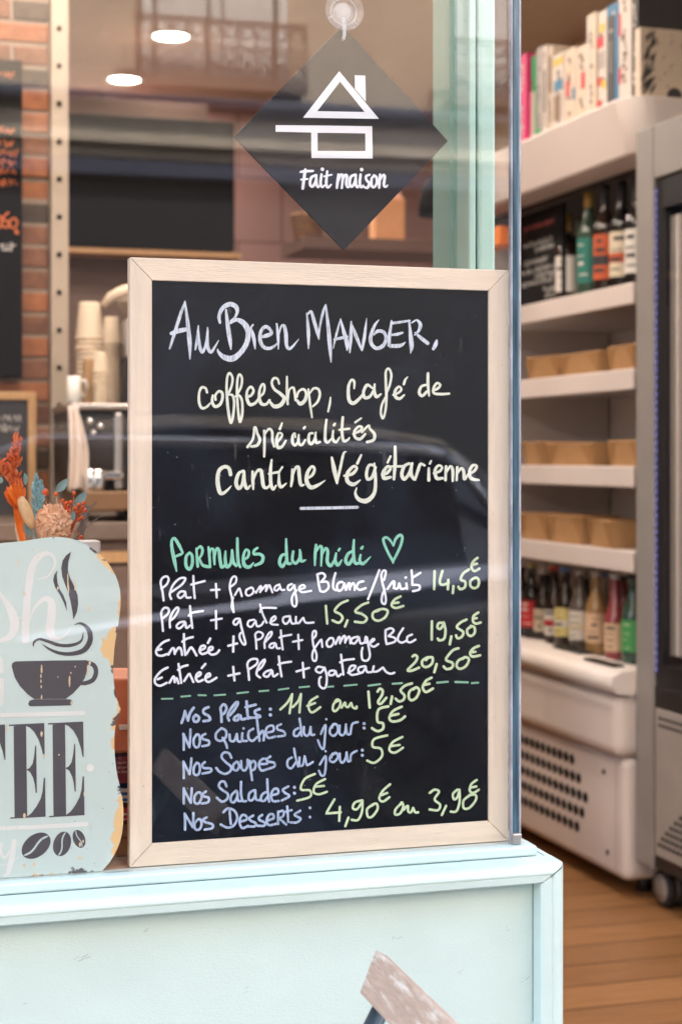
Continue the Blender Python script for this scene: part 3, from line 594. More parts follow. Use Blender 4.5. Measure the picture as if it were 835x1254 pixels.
 ('L', 0, [(R13, 18, "110,370 120,498; 270,330 215,355 175,405 215,430 232,460 205,492 158,475; 268,475 250,520; 420,345 370,365 325,410 375,430 408,460 385,490 322,485; 500,395 455,420 455,460 495,478 545,450 560,405 520,392 480,410; 655,300 610,325 590,365 620,385 675,370; 600,350 640,345")]),
 ('W', 0, [
  (R15, 20, "150,130 95,155 45,215 50,255 90,265 132,250; 58,215 85,208; 145,255 180,200 195,210 200,250; 200,240 235,195 255,215 262,258; 278,80 280,170 290,258; 265,145 300,120 355,105; 300,250 335,195 352,205 385,262; 415,220 455,200 455,180 425,185 410,225 435,250 480,235; 485,225 520,210 520,190 495,195 485,230 515,255 555,245 578,218; 482,155 502,118; 700,100 697,230; 655,180 730,160"),
  (R16, 18, "165,275 160,200 155,150 185,130 220,150 205,185 165,200; 235,268 235,215 265,150 292,130 290,160 250,205 232,225; 320,225 285,235 275,260 305,265 325,230; 330,235 340,270 365,270; 372,118 378,200 388,280; 360,180 380,170 460,155; 520,155 525,278; 475,215 555,200; 640,195 670,160 668,125 650,125 640,165 650,250 675,320 670,375 645,370 640,320 660,270 710,200 718,205 725,260"),
  (R17, 15, "185,120 165,145 170,175 195,175 212,145 205,120 185,120; 210,145,11 225,150,11; 225,160 245,115 255,115 255,155; 258,145 280,105 290,110 290,150; 292,140 312,110 322,115 325,155; 375,110 340,120 330,145 355,155 385,115; 385,120 395,155 420,150; 430,110 425,150 445,140; 438,115 450,180 458,240 440,272 408,265 402,215 408,185; 465,150 490,130,13 480,125 462,145 462,165 485,178 515,160; 565,65 565,120 572,160; 565,65 600,52 620,70 585,105; 585,105 630,120 625,145 572,160; 685,52 655,100 650,135 675,150 705,138; 745,95 715,110 712,140 735,148 768,130"),
 ]),
 ('L', 0, [(R18, 22, "335,145 333,300; 435,160 395,160 382,195 405,210 440,165; 435,155 450,220 440,290 400,308 385,292; 500,275 487,340; 630,130 580,155 548,195 600,235 590,275 555,290 540,265; 670,190 635,215 640,255 670,270 700,240 695,195 665,185; 730,70 690,100 685,145 710,165 750,155; 690,120 715,118")]),
 ('W', 0, [
  (R15, 20, "140,365 85,395 35,455 35,500 75,520 132,495; 55,465 90,450; 155,495 185,445 195,445 200,490; 200,480 215,455 232,500; 232,335 245,420 255,495; 228,385 260,360 310,345; 280,480 320,420 332,430 358,488; 380,450 420,425 415,405 390,420 380,455 400,485 440,470; 430,370 460,335; 462,455 500,435 495,415 470,430 460,465 490,488 555,452; 697,360 708,475; 655,435 750,415"),
  (R16, 19, "102,540 95,460 88,400 120,365 170,365 165,405 100,450; 195,520 165,490 185,420 225,370 238,375 210,430 175,460; 290,455 245,470 225,500 260,512 295,465; 300,465 310,510 345,490; 355,340 365,430 378,510; 350,410 390,395 460,385; 558,395 568,518; 505,468 612,438"),
  (R17, 15, "140,320 105,315 90,340 120,355 150,325; 150,320 165,380 160,445 140,462 115,440 115,395 125,385; 215,340 185,345 180,370 210,370 225,345; 225,345 240,380 262,365; 262,232 270,300 278,368; 255,285 285,270 350,262; 310,355 345,335 360,310 330,310 315,345 335,370 390,360; 425,310 385,320 380,345 405,355 430,320; 430,315 440,350 470,350; 485,310 480,345 510,345 545,320; 548,320 570,350 600,362 625,355"),
 ]),
 ('L', 0, [(R18, 22, "170,445 190,432 210,450 195,490 130,560 165,565 225,540; 300,450 255,480 255,520 290,535 335,505 340,455 305,455 285,475; 375,510 355,578; 560,375 510,395 455,470 510,500 505,540 460,552 435,530; 610,455 560,480 545,525 575,550 625,525 650,470 620,450 595,465; 735,355 690,375 660,415 680,445 745,435; 680,408 705,405")]),
 ('D', 0, [(R26, 8, "68,98 118,97"), (R19, 14, "75,52 145,46; 210,40 268,42; 335,42 420,36; 515,26 600,16; 688,10 760,4"), (R20, 15, "75,102 160,90; 252,82 335,74; 485,78 540,74; 632,68 740,58"),
  (R21, 18, "155,150 265,135; 380,132 468,125"), (R18, 18, "380,668 470,660; 535,662 640,665; 675,672 728,668")]),
 ('B', 0, [(R19, 21, "78,258 95,210 105,165; 105,170 128,240; 128,240 145,180 172,140; 190,195 170,220 180,248 205,245 215,215 190,195; 290,135 255,150 250,180 290,205 300,235 250,245; 392,250 390,190 385,140 410,112 430,140 415,180 392,195; 450,240 440,200 470,140 510,95 520,105 490,160 455,200; 525,195 495,215 490,235 520,235 535,200; 540,200 550,230 580,225; 588,90 592,150 600,225; 580,135 660,115; 690,150 655,165 660,190 695,205 680,215 605,218; 775,150,26 776,151,26; 775,195,26 776,196,26")]),
 ('L', 0, [(R20, 20, "90,270 150,210 190,140; 190,140 180,220 168,302; 195,250 240,200 265,138; 265,138 258,220 252,295; 405,160 345,200 330,255 360,295 430,250; 318,240 385,215; 580,195 545,220 535,265 555,285 590,250 600,205 575,185 555,200; 610,255 640,210 645,240 665,250 690,215; 692,215 705,250 735,262 738,245"),
  (R21, 24, "155,205 168,352; 240,205 262,178 288,195 280,240 245,300 270,318 322,262; 375,250 362,318; 560,128 495,150 455,195 490,240 480,280 440,295 408,270; 590,170 540,200 530,255 555,285 600,260 628,195 600,165 572,185; 742,75 690,105 660,165 690,208 755,175; 680,140 722,132")]),
 ('B', 0, [(R19, 19, "95,470 95,400 92,345; 92,345 140,450; 140,450 145,380 148,310; 195,350 172,390 178,440 205,450 222,410 215,355 195,350; 265,345 240,360 245,385 290,400 290,430 240,442; 390,300 350,340 350,385 385,400 425,370 425,320 390,300; 400,375 425,420 435,455; 455,350 460,395 490,400 510,350; 512,345 520,400 545,405; 555,340 555,395 590,400; 565,302,20 566,303; 640,305 605,330 605,380 635,400 670,370; 670,235 680,320 690,400; 690,350 715,320 725,350 722,395"),
  (R23, 18, "5,175 60,160 55,120 15,130 0,170 20,215 75,205; 120,108 90,125 95,150 140,165 150,195 95,205; 255,140 225,160 222,195 250,200 275,165; 265,65 275,130 282,200; 300,130 300,180 325,200 345,175 352,130; 352,130 358,190 380,190; 432,185 468,115 465,200 455,300 430,285 410,235; 475,68,18 476,70,18; 545,105 510,135 505,180 535,200 565,165 560,115 530,108 520,135; 580,120 580,180 605,195 625,165 630,110; 630,120 640,185 665,185; 665,185 675,120 690,100 722,92; 772,103,24 773,104,24; 772,138,24 773,139,24")]),
 ('L', 0, [(R21, 24, "340,342 250,372 240,480 290,500 290,550 240,572 190,545; 465,345 385,385 350,450 380,482 450,470 495,435; 365,428 435,412")]),
 ('B', 0, [(R22, 19, "95,275 95,210 92,145; 92,145 140,245; 140,245 150,180 155,120; 195,155 175,190 175,240 205,250 222,210 215,165 195,155; 260,150 240,170 250,195 305,200 305,225 240,240; 468,115 450,80 410,75 392,110 425,150 465,185 460,220 420,242 375,225 350,195; 510,145 485,170 485,205 510,215 530,185 520,150; 545,140 550,200 575,215 595,180 595,130; 612,140 620,210 632,290; 620,160 645,140 660,170 650,205 625,215; 685,165 750,160 740,125 705,130 685,170 705,215 750,205; 775,105 750,125 760,145 805,155 805,185 750,205"),
  (R23, 18, "205,370 175,390 170,435 200,455 235,410; 222,300 235,370 255,440; 265,370 265,430 290,430 305,370; 305,360 320,420 330,430 370,405; 425,425 468,360 472,420 460,505 435,510 418,475; 470,320,18 471,322,18; 550,335 510,360 505,395 535,405 565,370 555,335 520,345 515,370; 580,340 585,395 605,410 630,370 635,330; 635,340 645,400 665,395; 665,395 670,350 690,330 715,318; 758,312,24 759,313,24; 758,352,24 759,353,24")]),
 ('L', 0, [(R25, 11, "355,268 295,285 288,320 325,330 330,365 295,395 262,385; 425,275 380,300 365,335 390,348 428,325; 372,318 412,312")]),
 ('B', 0, [(R22, 19, "95,475 95,410 95,355; 95,360 150,470; 150,470 155,410 158,355; 200,390 180,420 180,465 210,475 235,430 225,390 200,390; 270,380 245,400 255,420 290,430 285,465 235,475; 430,340 415,305 385,305 370,340 400,370 440,400 435,440 395,460 355,430; 505,375 470,410 465,455 490,465 515,420 512,380; 515,390 520,450 545,455; 545,305 545,400 560,455 585,455; 645,370 610,395 605,440 630,450 655,410 655,370; 655,380 662,440 690,450; 740,385 710,405 700,445 725,455 755,420; 750,285 755,380 765,460; 785,410 835,395 830,360 800,365 780,410 795,455 840,455"),
  (R26, 11, "655,505 630,520 640,535 660,550 625,570; 683,509,14 684,510,14; 683,536,14 684,537,14")]),
 ('L', 0, [(R24, 9, "145,25 105,45 90,85 125,90 125,115 75,130; 185,45 150,65 140,95 160,105 192,95; 145,75 180,72")]),
 ('B', 0, [(R22, 19, "105,680 105,610 102,555; 102,555 165,660; 165,660 170,600 170,550; 205,600 180,635 185,675 215,680 235,640 225,600 205,600; 275,585 250,600 260,620 320,640 315,670 260,680; 455,530 460,590 465,635; 405,545 440,515 490,530 515,585 490,645 440,665 385,640; 535,620 590,600 580,570 550,570 532,620 555,668 600,650; 640,570 610,590 620,610 660,630 650,655 600,655; 710,565 685,585 690,605 730,625 725,650 675,650; 750,610 800,590 795,560 765,565 745,610 765,645 820,635"),
  (R26, 11, "608,622 608,680; 608,625 630,618 632,640 612,655; 615,655 645,682; 650,598 655,670; 635,625 670,615; 710,618 685,635 695,645 712,655 695,672 665,672; 755,604,13 756,605,13; 755,647,13 756,648,13")]),
 ('L', 0, [(R25, 11, "110,565 75,625 80,630 140,625; 135,600 132,665; 175,650 160,690; 235,570 205,580 195,605 215,610 240,575; 240,570 238,620 220,660 190,660; 290,590 262,610 265,645 285,645 310,610 305,585 285,590; 368,495 335,525 318,560 335,575 365,555; 330,545 355,535; 425,580 395,610 392,635 415,630 430,595 420,580; 430,615 450,595 452,620 465,625 475,605; 475,605 485,625 498,625; 552,535 575,520 595,530 575,565 600,590 590,615 552,612; 628,595 608,638; 680,520 660,540 665,565 680,555 690,525; 690,520 690,580 675,620 650,622; 740,545 710,570 710,605 735,605 765,570 765,545 735,545; 770,475 745,495 738,525 755,535 780,520; 745,510 768,505")]),
]
for colr, _z, parts in TEXT:
    mb = None
    for reg, wd, txt in parts:
        ink = Ink(YF, reg); ink.k = random.randrange(400)
        if mb is not None: ink.mb = mb
        ink.strokes(wd, txt.strip()); mb = ink.mb
    mb.build('lettering', INK[colr], board, fix=False)

# ================================================================== FAIT MAISON DIAMOND
YD = 1.5995
RD = (280, 0, 2.982)
dia = empty('hanging_sign', (0, 0, 0), 0, 'charcoal diamond sign with a white house outline hanging behind the pane', 'sign')
def dpt(x, y): p = at(RD[0] + x / RD[2], RD[1] + y / RD[2], YD); return (p.x, p.z)
b = MB(); b.prism([dpt(18, 500), dpt(420, 914), dpt(799, 515), dpt(414, 92)], YD, YD + .003); b.build('plate', M['charcoal'], dia, bevel=.0004)
ic = Ink(YD, RD)
ic.frame([(402, 260), (547, 434), (270, 430)], [(405, 298), (495, 409), (322, 406)])
ic.poly([(459, 275), (497, 276), (499, 371), (459, 324)], .0003)
ic.poly([(170, 457), (300, 458), (300, 484), (170, 481)], .0003)
ic.frame([(299.5, 458), (522, 461), (524, 579), (301, 577)], [(323, 485), (497, 487), (498, 552), (323, 551)], .0002)
ic.build('house_emblem', M['white_ink'], dia)
ic = Ink(YD, (355, 195, 6.423))
ic.strokes(20, "80,100,16 110,95,22 178,92,18; 118,80,20 108,150,24 98,230,22; 85,160,16 135,155,16; 200,125,18 165,145,22 155,195,22 175,215,22 198,175,20 205,125,18; 205,130,16 205,190,22 218,220,18 235,200,14; 245,120,20 238,190,22 252,220,18 268,205,14; 252,78,28 253,80,28; 290,95,18 282,190,22 295,222,20 320,200,14; 265,135,14 325,122,14; 378,120,18 372,170,22 366,225,20; 372,185,16 395,125,20 412,130,20 405,225,20; 405,180,14 430,125,20 445,135,22 440,190,22 452,222,18 470,200,14; 510,120,18 475,140,22 466,195,22 485,215,22 508,175,20 515,122,18; 515,130,16 515,195,22 528,222,18 540,205,14; 552,120,20 546,190,22 558,222,18 572,205,14; 560,80,28 561,82,28; 622,122,18 595,135,20 600,165,20 620,190,22 605,225,22 575,215,16; 665,130,18 640,150,20 638,205,22 658,220,20 680,185,20 675,140,20 655,125,16; 705,120,18 700,170,22 698,225,18; 702,170,14 725,128,20 742,130,20 735,200,22 748,218,18 764,205,12")
ic.build('lettering', M['white_ink'], dia)
# suction cup with hook
def clear_plastic(name, milk):
    m = glass_mat(name, False, (.97, .97, .98), 1.45); n = m.node_tree; out = n.nodes['Material Output']; src = out.inputs[0].links[0].from_socket
    df = n.nodes.new('ShaderNodeBsdfDiffuse'); df.inputs[0].default_value = (.85, .87, .92, 1); mx = n.nodes.new('ShaderNodeMixShader'); mx.inputs[0].default_value = milk
    n.links.new(src, mx.inputs[1]); n.links.new(df.outputs[0], mx.inputs[2]); n.links.new(mx.outputs[0], out.inputs[0]); return m
M['clearplastic'] = clear_plastic('clear_plastic', .06)
M['clearmilky'] = clear_plastic('milky_plastic', .38)
pc = at(421.5, 13, 1.5925); rc = 24.5 * 1.66 / 2000
sc_ = empty('suction_cup', tuple(pc), 0, 'clear suction cup with a hook stuck on the pane above the diamond sign', 'suction cup')
MX = Matrix.Rotation(R(-90), 4, 'X')
b = MB(); b.lathe([(rc, 0.0), (rc * .98, .0012), (rc * .75, .003), (rc * .5, .0048), (rc * .42, .0055), (rc * .42, .004), (rc * .7, .0022), (rc * .95, .0003)], n=36, M=MX, cap=False); b.build('cup', M['clearplastic'], sc_)
b = MB(); b.lathe([(.0001, .0046), (rc * .40, .0046), (rc * .44, .0065), (rc * .40, .009), (rc * .3, .0105), (.0001, .0105)], n=24, M=MX); b.build('knob', M['clearmilky'], sc_)
b = MB(); b.lathe([(rc * .985, .0), (rc * 1.0, .0006), (rc * .985, .0012)], n=36, M=MX, cap=False); b.build('rim', M['clearmilky'], sc_)
hk = [Vector((.0002, .0062, -.006)), Vector((.0006, .0052, -.012)), Vector((.0008, .0040, -.018)), Vector((.0006, .0034, -.024)), Vector((-.0004, .0032, -.0285)), Vector((-.0014, .0032, -.0302))]
b = MB(); b.lathe([(rc * .62, .0030), (rc * .66, .0040), (rc * .70, .0030)], n=36, M=MX, cap=False); b.lathe([(rc * .43, .0058), (rc * .48, .0068), (rc * .53, .0056)], n=36, M=MX, cap=False)
for an in (-.75, 2.5, 3.6): b.tube([Vector((rc * .5 * math.cos(an), .0052, rc * .5 * math.sin(an))), Vector((rc * .95 * math.cos(an), .0016, rc * .95 * math.sin(an)))], .0006, 6)
b.build('rib_and_glint', M['clearmilky'], sc_)  # moulded rings, with radial milky streaks added as highlights
b = MB(); b.tube(hk, [.0026, .0021, .0020, .0019, .0018, .0016], 10); b.build('hook', M['clearmilky'], sc_)

# ================================================================== COFFEE SIGN
UA = (0, 650, 4.912); UB = (0, 850, 4.912)
def q(reg, x, y, yy=YS): return at(reg[0] + x / reg[2], reg[1] + y / reg[2], yy)
outl = [q(UA, *p) for p in [(-60, 78), (0, 75), (80, 68), (150, 60), (220, 49), (300, 38), (360, 38), (420, 45), (475, 62), (520, 85), (570, 116), (610, 150), (645, 187), (670, 225), (693, 266), (710, 310), (721, 355), (725, 400), (724, 450), (720, 500), (711, 560), (700, 620), (692, 670), (686, 720), (681, 790), (680, 850), (683, 905), (690, 960), (702, 1010), (716, 1050), (727, 1078)]] + \
       [q(UB, *p) for p in [(716, 118), (702, 152), (693, 200), (688, 250), (687, 310), (690, 370), (695, 415), (700, 460), (710, 510), (721, 560), (731, 605), (738, 650), (742, 690), (742, 730), (740, 780), (734, 835), (722, 885), (705, 930), (684, 972), (660, 1010), (635, 1040), (612, 1062)]]
right = [(p.x, p.z) for p in outl]
xm = at(-45, 560, YS).x
zbot = ZL + .0005
right[-1] = (right[-1][0], zbot)
for i, p in enumerate(right): right[i] = (p[0], max(p[1], zbot))
left = [(2 * xm - x, z) for x, z in reversed(right)]
ring = [p for p in right if p[0] > xm] + [p for p in left if p[0] < xm]
def densify(ring, d):
    out = []
    for i, p in enumerate(ring):
        p2 = ring[(i + 1) % len(ring)]; n = max(1, int(math.dist(p, p2) / d))
        out += [(p[0] + (p2[0] - p[0]) * k / n, p[1] + (p2[1] - p[1]) * k / n) for k in range(n)]
    return out
ringd = densify(ring, .004)
def edge_dist(x, z):
    best = 9
    for i in range(len(ring)):
        ax, az = ring[i]; bx, bz = ring[(i + 1) % len(ring)]; dx, dz = bx - ax, bz - az; l2 = dx * dx + dz * dz or 1e-12
        t = max(0, min(1, ((x - ax) * dx + (z - az) * dz) / l2)); best = min(best, math.hypot(x - ax - dx * t, z - az - dz * t))
    return best
def inside(x, z):
    c = False
    for i in range(len(ring)):
        x1, z1 = ring[i]; x2, z2 = ring[(i + 1) % len(ring)]
        if (z1 > z) != (z2 > z) and x < (x2 - x1) * (z - z1) / (z2 - z1) + x1: c = not c
    return c
pts = [Vector(p) for p in ringd]; nb = len(pts)
x0_, x1_ = min(p[0] for p in ring), max(p[0] for p in ring); z0_, z1_ = min(p[1] for p in ring), max(p[1] for p in ring)
zz = z0_
while zz < z1_:
    xx = x0_
    while xx < x1_:
        if inside(xx, zz):
            e = edge_dist(xx, zz)
            if e > .002 and (e < .05 or (int((xx - x0_) / .005) % 3 == 0 and int((zz - z0_) / .005) % 3 == 0)): pts.append(Vector((xx, zz)))
        xx += .005
    zz += .005
vo, eo, fo, _a, _b, _c = delaunay_2d_cdt(pts, [], [list(range(nb))], 1, 1e-6)
sg = empty('coffee_sign', (0, 0, 0), 0, 'worn pale blue tin coffee sign with a cup, standing beside the chalkboard', 'sign')
me = bpy.data.meshes.new('plate'); nv = len(vo)
verts = [(v[0], YS, v[1]) for v in vo]; faces = [list(f) for f in fo]
me.from_pydata(verts, [], faces)
att = me.attributes.new('edge', 'FLOAT', 'POINT'); att.data.foreach_set('value', [edge_dist(v[0], v[1]) for v in vo])
def worn_tin():
    m = mat('worn_tin', (.55, .66, .645), .42, var=.05, scale=6); n = m.node_tree; b = n.nodes['Principled BSDF']; src = b.inputs['Base Color'].links[0].from_socket
    at_ = n.nodes.new('ShaderNodeAttribute'); at_.attribute_name = 'edge'
    tc = n.nodes.new('ShaderNodeTexCoord')
    def wear(scale, width, thr, soft, seed, lo=-.06):
        mp = n.nodes.new('ShaderNodeMapping'); mp.inputs['Location'].default_value = (seed, seed, seed); n.links.new(tc.outputs['Object'], mp.inputs[0])
        nz = n.nodes.new('ShaderNodeTexNoise'); nz.inputs['Scale'].default_value = scale; nz.inputs['Detail'].default_value = 6; nz.inputs['Roughness'].default_value = .62; n.links.new(mp.outputs[0], nz.inputs['Vector'])
        mr = n.nodes.new('ShaderNodeMapRange'); mr.inputs['From Min'].default_value = 0; mr.inputs['From Max'].default_value = width; mr.inputs['To Min'].default_value = .20; mr.inputs['To Max'].default_value = lo
        n.links.new(at_.outputs['Fac'], mr.inputs['Value'])
        ad = n.nodes.new('ShaderNodeMath'); ad.operation = 'ADD'; n.links.new(nz.outputs['Fac'], ad.inputs[0]); n.links.new(mr.outputs[0], ad.inputs[1])
        st = n.nodes.new('ShaderNodeMapRange'); st.inputs['From Min'].default_value = thr; st.inputs['From Max'].default_value = thr + soft; n.links.new(ad.outputs[0], st.inputs['Value'])
        return st.outputs[0]
    m1 = n.nodes.new('ShaderNodeMix'); m1.data_type = 'RGBA'; n.links.new(wear(17, .024, .685, .015, 1.7), m1.inputs[0]); n.links.new(src, m1.inputs[6]); m1.inputs[7].default_value = (.74, .50, .25, 1)
    m2 = n.nodes.new('ShaderNodeMix'); m2.data_type = 'RGBA'; n.links.new(wear(42, .016, .735, .03, 3.1, -.1), m2.inputs[0]); n.links.new(m1.outputs[2], m2.inputs[6]); m2.inputs[7].default_value = (.09, .085, .09, 1)
    n.links.new(m2.outputs[2], b.inputs['Base Color']); return m
me.materials.append(worn_tin()); o = bpy.data.objects.new('plate', me); COL.objects.link(o); o.parent = sg
b = MB(); b.prism(ringd, YS + .0002, YS + .003); b.build('back_plate', mat('tin_back', (.35, .22, .12), .5), sg)
M['sign_dark'] = mat('sign_charcoal', (.075, .07, .082), .45, var=.06)
M['sign_white'] = mat('sign_white', (.70, .71, .70), .5, var=.04)
M['sign_chip'] = mat('sign_chip', (.74, .58, .38), .6, var=.08)
class SInk(Ink): pass
ws = Ink(YS, UA)
ws.strokes(40, "228,292,6 290,270,10 328,210,14 320,155,20 280,135,24 230,160,40 190,230,46 170,350,46 158,480,48 152,655,48; 172,560,5 205,470,14 260,412,26 305,425,40 310,500,52 300,580,54 312,635,42 352,648,22 400,620,12 425,585,4; 0,380,20 30,420,30 70,490,50 88,570,56 60,635,40 0,663,26; 90,520,6 150,525,8; -60,330,20 -30,350,18 0,380,20; -110,640,10 -60,665,20 0,663,26")
ws.poly([(-60, 752), (0, 755), (20, 770), (23, 855), (-60, 858)]); ws.poly([(-60, 885), (25, 885), (21, 1040), (0, 1060), (-60, 1062)])
ws.reg = UB
ws.strokes(26, "-300,131 0,126 250,122 500,113; -300,822 0,808 250,798 518,782; 8,900,16 4,950,18 28,985,14 60,940,10; 85,885,30 72,980,34 45,1080,26 15,1092,8; 0,1030,5 60,1018,6 115,975,5; 541,444,46 542,445,46")
ws.build('white_lettering', M['sign_white'], sg)
ds = Ink(YS, UB)
def E(dx, dy, bottom=True):
    T = lambda P: [(x + dx, y + dy) for x, y in P]
    ds.poly(T([(316, 184), (391, 180), (398, 731), (322, 737)]), .00030)
    ds.poly(T([(288, 175), (500, 165), (503, 378), (497, 378), (486, 325), (466, 265), (440, 218), (412, 192), (388, 182), (288, 183)]), .00033)
    ds.poly(T([(392, 445), (412, 435), (430, 410), (440, 360), (446, 300), (452, 300), (456, 585), (449, 587), (443, 535), (433, 495), (415, 460), (394, 447)]), .00036)
    if bottom: ds.poly(T([(295, 733), (396, 728), (425, 705), (455, 665), (478, 620), (490, 575), (497, 495), (505, 495), (508, 728), (295, 741)]), .00039)
    else: ds.poly(T([(295, 733), (425, 726), (425, 734), (295, 741)]), .00039)
E(0, 0); E(-234, 9); E(-470, 18, False); E(-704, 27, False)
ds.strokes(60, "-475,480,70 -495,340,66 -520,230,30 -555,205,12 -590,235,30 -610,340,66 -615,480,70 -610,620,66 -590,730,30 -555,760,12 -520,735,30 -495,620,66 -475,480,70; -675,380,14 -690,260,26 -725,225,16 -765,260,50 -785,380,68 -787,500,70 -780,640,66 -755,750,30 -720,775,12 -680,700,16")
# beans
def bean(cx, cy, ra, rb, ang):
    a = R(ang); ca, sa = math.cos(a), math.sin(a)
    for sgn in (1, -1):
        P = []
        for k in range(17):
            t = math.pi * k / 16; P.append((ra * math.cos(t), sgn * rb * math.sin(t)))
        wob = [(ra * (1 - 2 * k / 12) * -1, (.16 * rb * math.sin(2 * math.pi * k / 12)) + sgn * rb * .09) for k in range(13)]
        P = P + wob[1:-1]
        ds.poly([(cx + x * ca - y * sa, cy + x * sa + y * ca) for x, y in P], .0003 + .00003 * (sgn > 0))
bean(217, 912, 98, 66, -38); bean(373, 901, 76, 52, -72); bean(475, 871, 56, 36, 70)
ds.reg = UA
ds.poly([(70, 815), (74, 796), (92, 786), (300, 781), (520, 778), (532, 792), (526, 830), (510, 885), (480, 935), (440, 978), (395, 1012), (205, 1012), (165, 983), (120, 935), (88, 880)], .0003)
ds.poly([(170, 1040), (178, 1022), (205, 1014), (395, 1013), (425, 1014), (436, 1030), (430, 1050), (185, 1056), (172, 1050)], .00034)
ds.strokes(30, "532,792,22 566,812,28 577,850,28 560,895,28 520,915,26 488,918,22")
ds.strokes(20, "200,695,4 205,670,12 235,652,15 280,662,18 340,684,20 400,691,20 460,680,18 492,655,12 500,612,4; 255,683,3 300,713,14 360,736,20 430,740,24 500,720,30 538,670,32 540,615,30 516,575,22 480,556,12 448,565,3")
ds.poly([(428, 125), (395, 150), (376, 180), (368, 225), (374, 275), (392, 325), (412, 375), (425, 430), (436, 490), (441, 535), (462, 490), (470, 440), (466, 385), (446, 335), (422, 285), (408, 240), (410, 190)], .0003)
ds.poly([(345, 235), (326, 265), (320, 300), (332, 340), (360, 385), (385, 435), (403, 485), (398, 430), (380, 385), (358, 350), (345, 310), (342, 270)], .0003)
ds.build('dark_lettering', M['sign_dark'], sg)
cs = Ink(YS - .0004, UA); rn = random.Random(5)
for (x, y, wdt, hgt) in [(250, 830, 12, 60), (246, 872, 10, 24), (246, 905, 9, 22), (248, 938, 10, 22), (250, 1000, 9, 30), (418, 905, 12, 70), (426, 855, 9, 12), (527, 840, 14, 70), (540, 795, 16, 26), (452, 817, 9, 10), (348, 880, 8, 8), (408, 300, 10, 110), (412, 350, 9, 60), (450, 330, 10, 70), (347, 345, 12, 22), (428, 1035, 10, 26), (540, 470, 20, 30), (148, 380, 14, 30), (230, 158, 14, 12), (195, 115, 14, 14), (110, 190, 7, 60)]:
    cs.poly([(x + wdt / 2 * math.cos(a) * rn.uniform(.6, 1.1), y + hgt / 2 * math.sin(a) * rn.uniform(.75, 1.1)) for a in [2 * math.pi * k / 14 for k in range(14)]])
cs.reg = UB
for (x, y, wdt, hgt) in [(250, 240, 16, 36), (264, 372, 14, 30), (147, 730, 18, 34), (506, 600, 8, 30), (480, 905, 14, 30), (500, 885, 12, 20), (40, 210, 8, 60), (354, 365, 12, 10), (480, 985, 30, 20), (205, 1025, 20, 26), (145, 1030, 20, 26)]:
    cs.poly([(x + wdt / 2 * math.cos(a) * rn.uniform(.6, 1.1), y + hgt / 2 * math.sin(a) * rn.uniform(.75, 1.1)) for a in [2 * math.pi * k / 14 for k in range(14)]])
cs.build('paint_chip', M['sign_chip'], sg)

# ================================================================== INTERIOR, RIGHT: OPEN DISPLAY FRIDGE
T0 = 4.06; r0 = (785 - 417) / FPX; XC0 = r0 * T0
ACAM = Vector((-.3078, .9515)); NCAM = Vector((.9515, .3078))     # along the front (away from the doorway) and into the cabinet, in camera x/depth
ORG = cam2w(XC0, T0)
_a = cam2w(XC0 + ACAM.x, T0 + ACAM.y) - ORG
FROT = math.atan2(_a.y, _a.x) - math.pi / 2
def fa(u, n=0.0):
    r = (u - 417) / FPX
    return (XC0 + .9515 * n - r * (T0 + .3078 * n)) / (.3078 + .9515 * r)
def fz(u, v, n=0.0):
    a = fa(u, n); t = T0 + .9515 * a + .3078 * n; return ZC + (HZ - v) / FPX * t
FM = Matrix.Translation(ORG) @ Matrix.Rotation(FROT, 4, 'Z')
def fw(n, a, z): return FM @ Vector((n, a, z))
LEN, DEP = 1.31, .60
fr = empty('open_display_fridge', tuple(ORG), FROT, 'tall white open shelf fridge stocked with kraft boxes and bottles', 'fridge')
Z1 = [1.534, 1.319, 1.0736, .860]      # shelf tops
ZDECK = .568
M['fridge_in'] = mat('fridge_lining', (.82, .76, .72), .5, var=.03)
b = MB(); b.box(DEP - .03, DEP, .0, LEN, .03, 1.99); b.build('back_panel', M['fridge_in'], fr)
b = MB()
for z0, z1 in ((.60, .84), (.90, 1.02), (1.09, 1.26), (1.34, 1.46)):
    n = int((z1 - z0) / .028)
    for k in range(n): b.box(DEP - .036, DEP - .031, .04, LEN - .45, z0 + k * .028, z0 + k * .028 + .013)
b.build('vent_slats', M['white_shelf'], fr)
b = MB(); b.box(.03, DEP - .031, LEN - .03, LEN, .03, 1.86); b.build('end_panel', M['fridge_in'], fr)
b = MB(); b.box(.06, DEP - .031, 0, .025, .57, 1.86); b.build('end_panel', M['white_shelf'], fr)
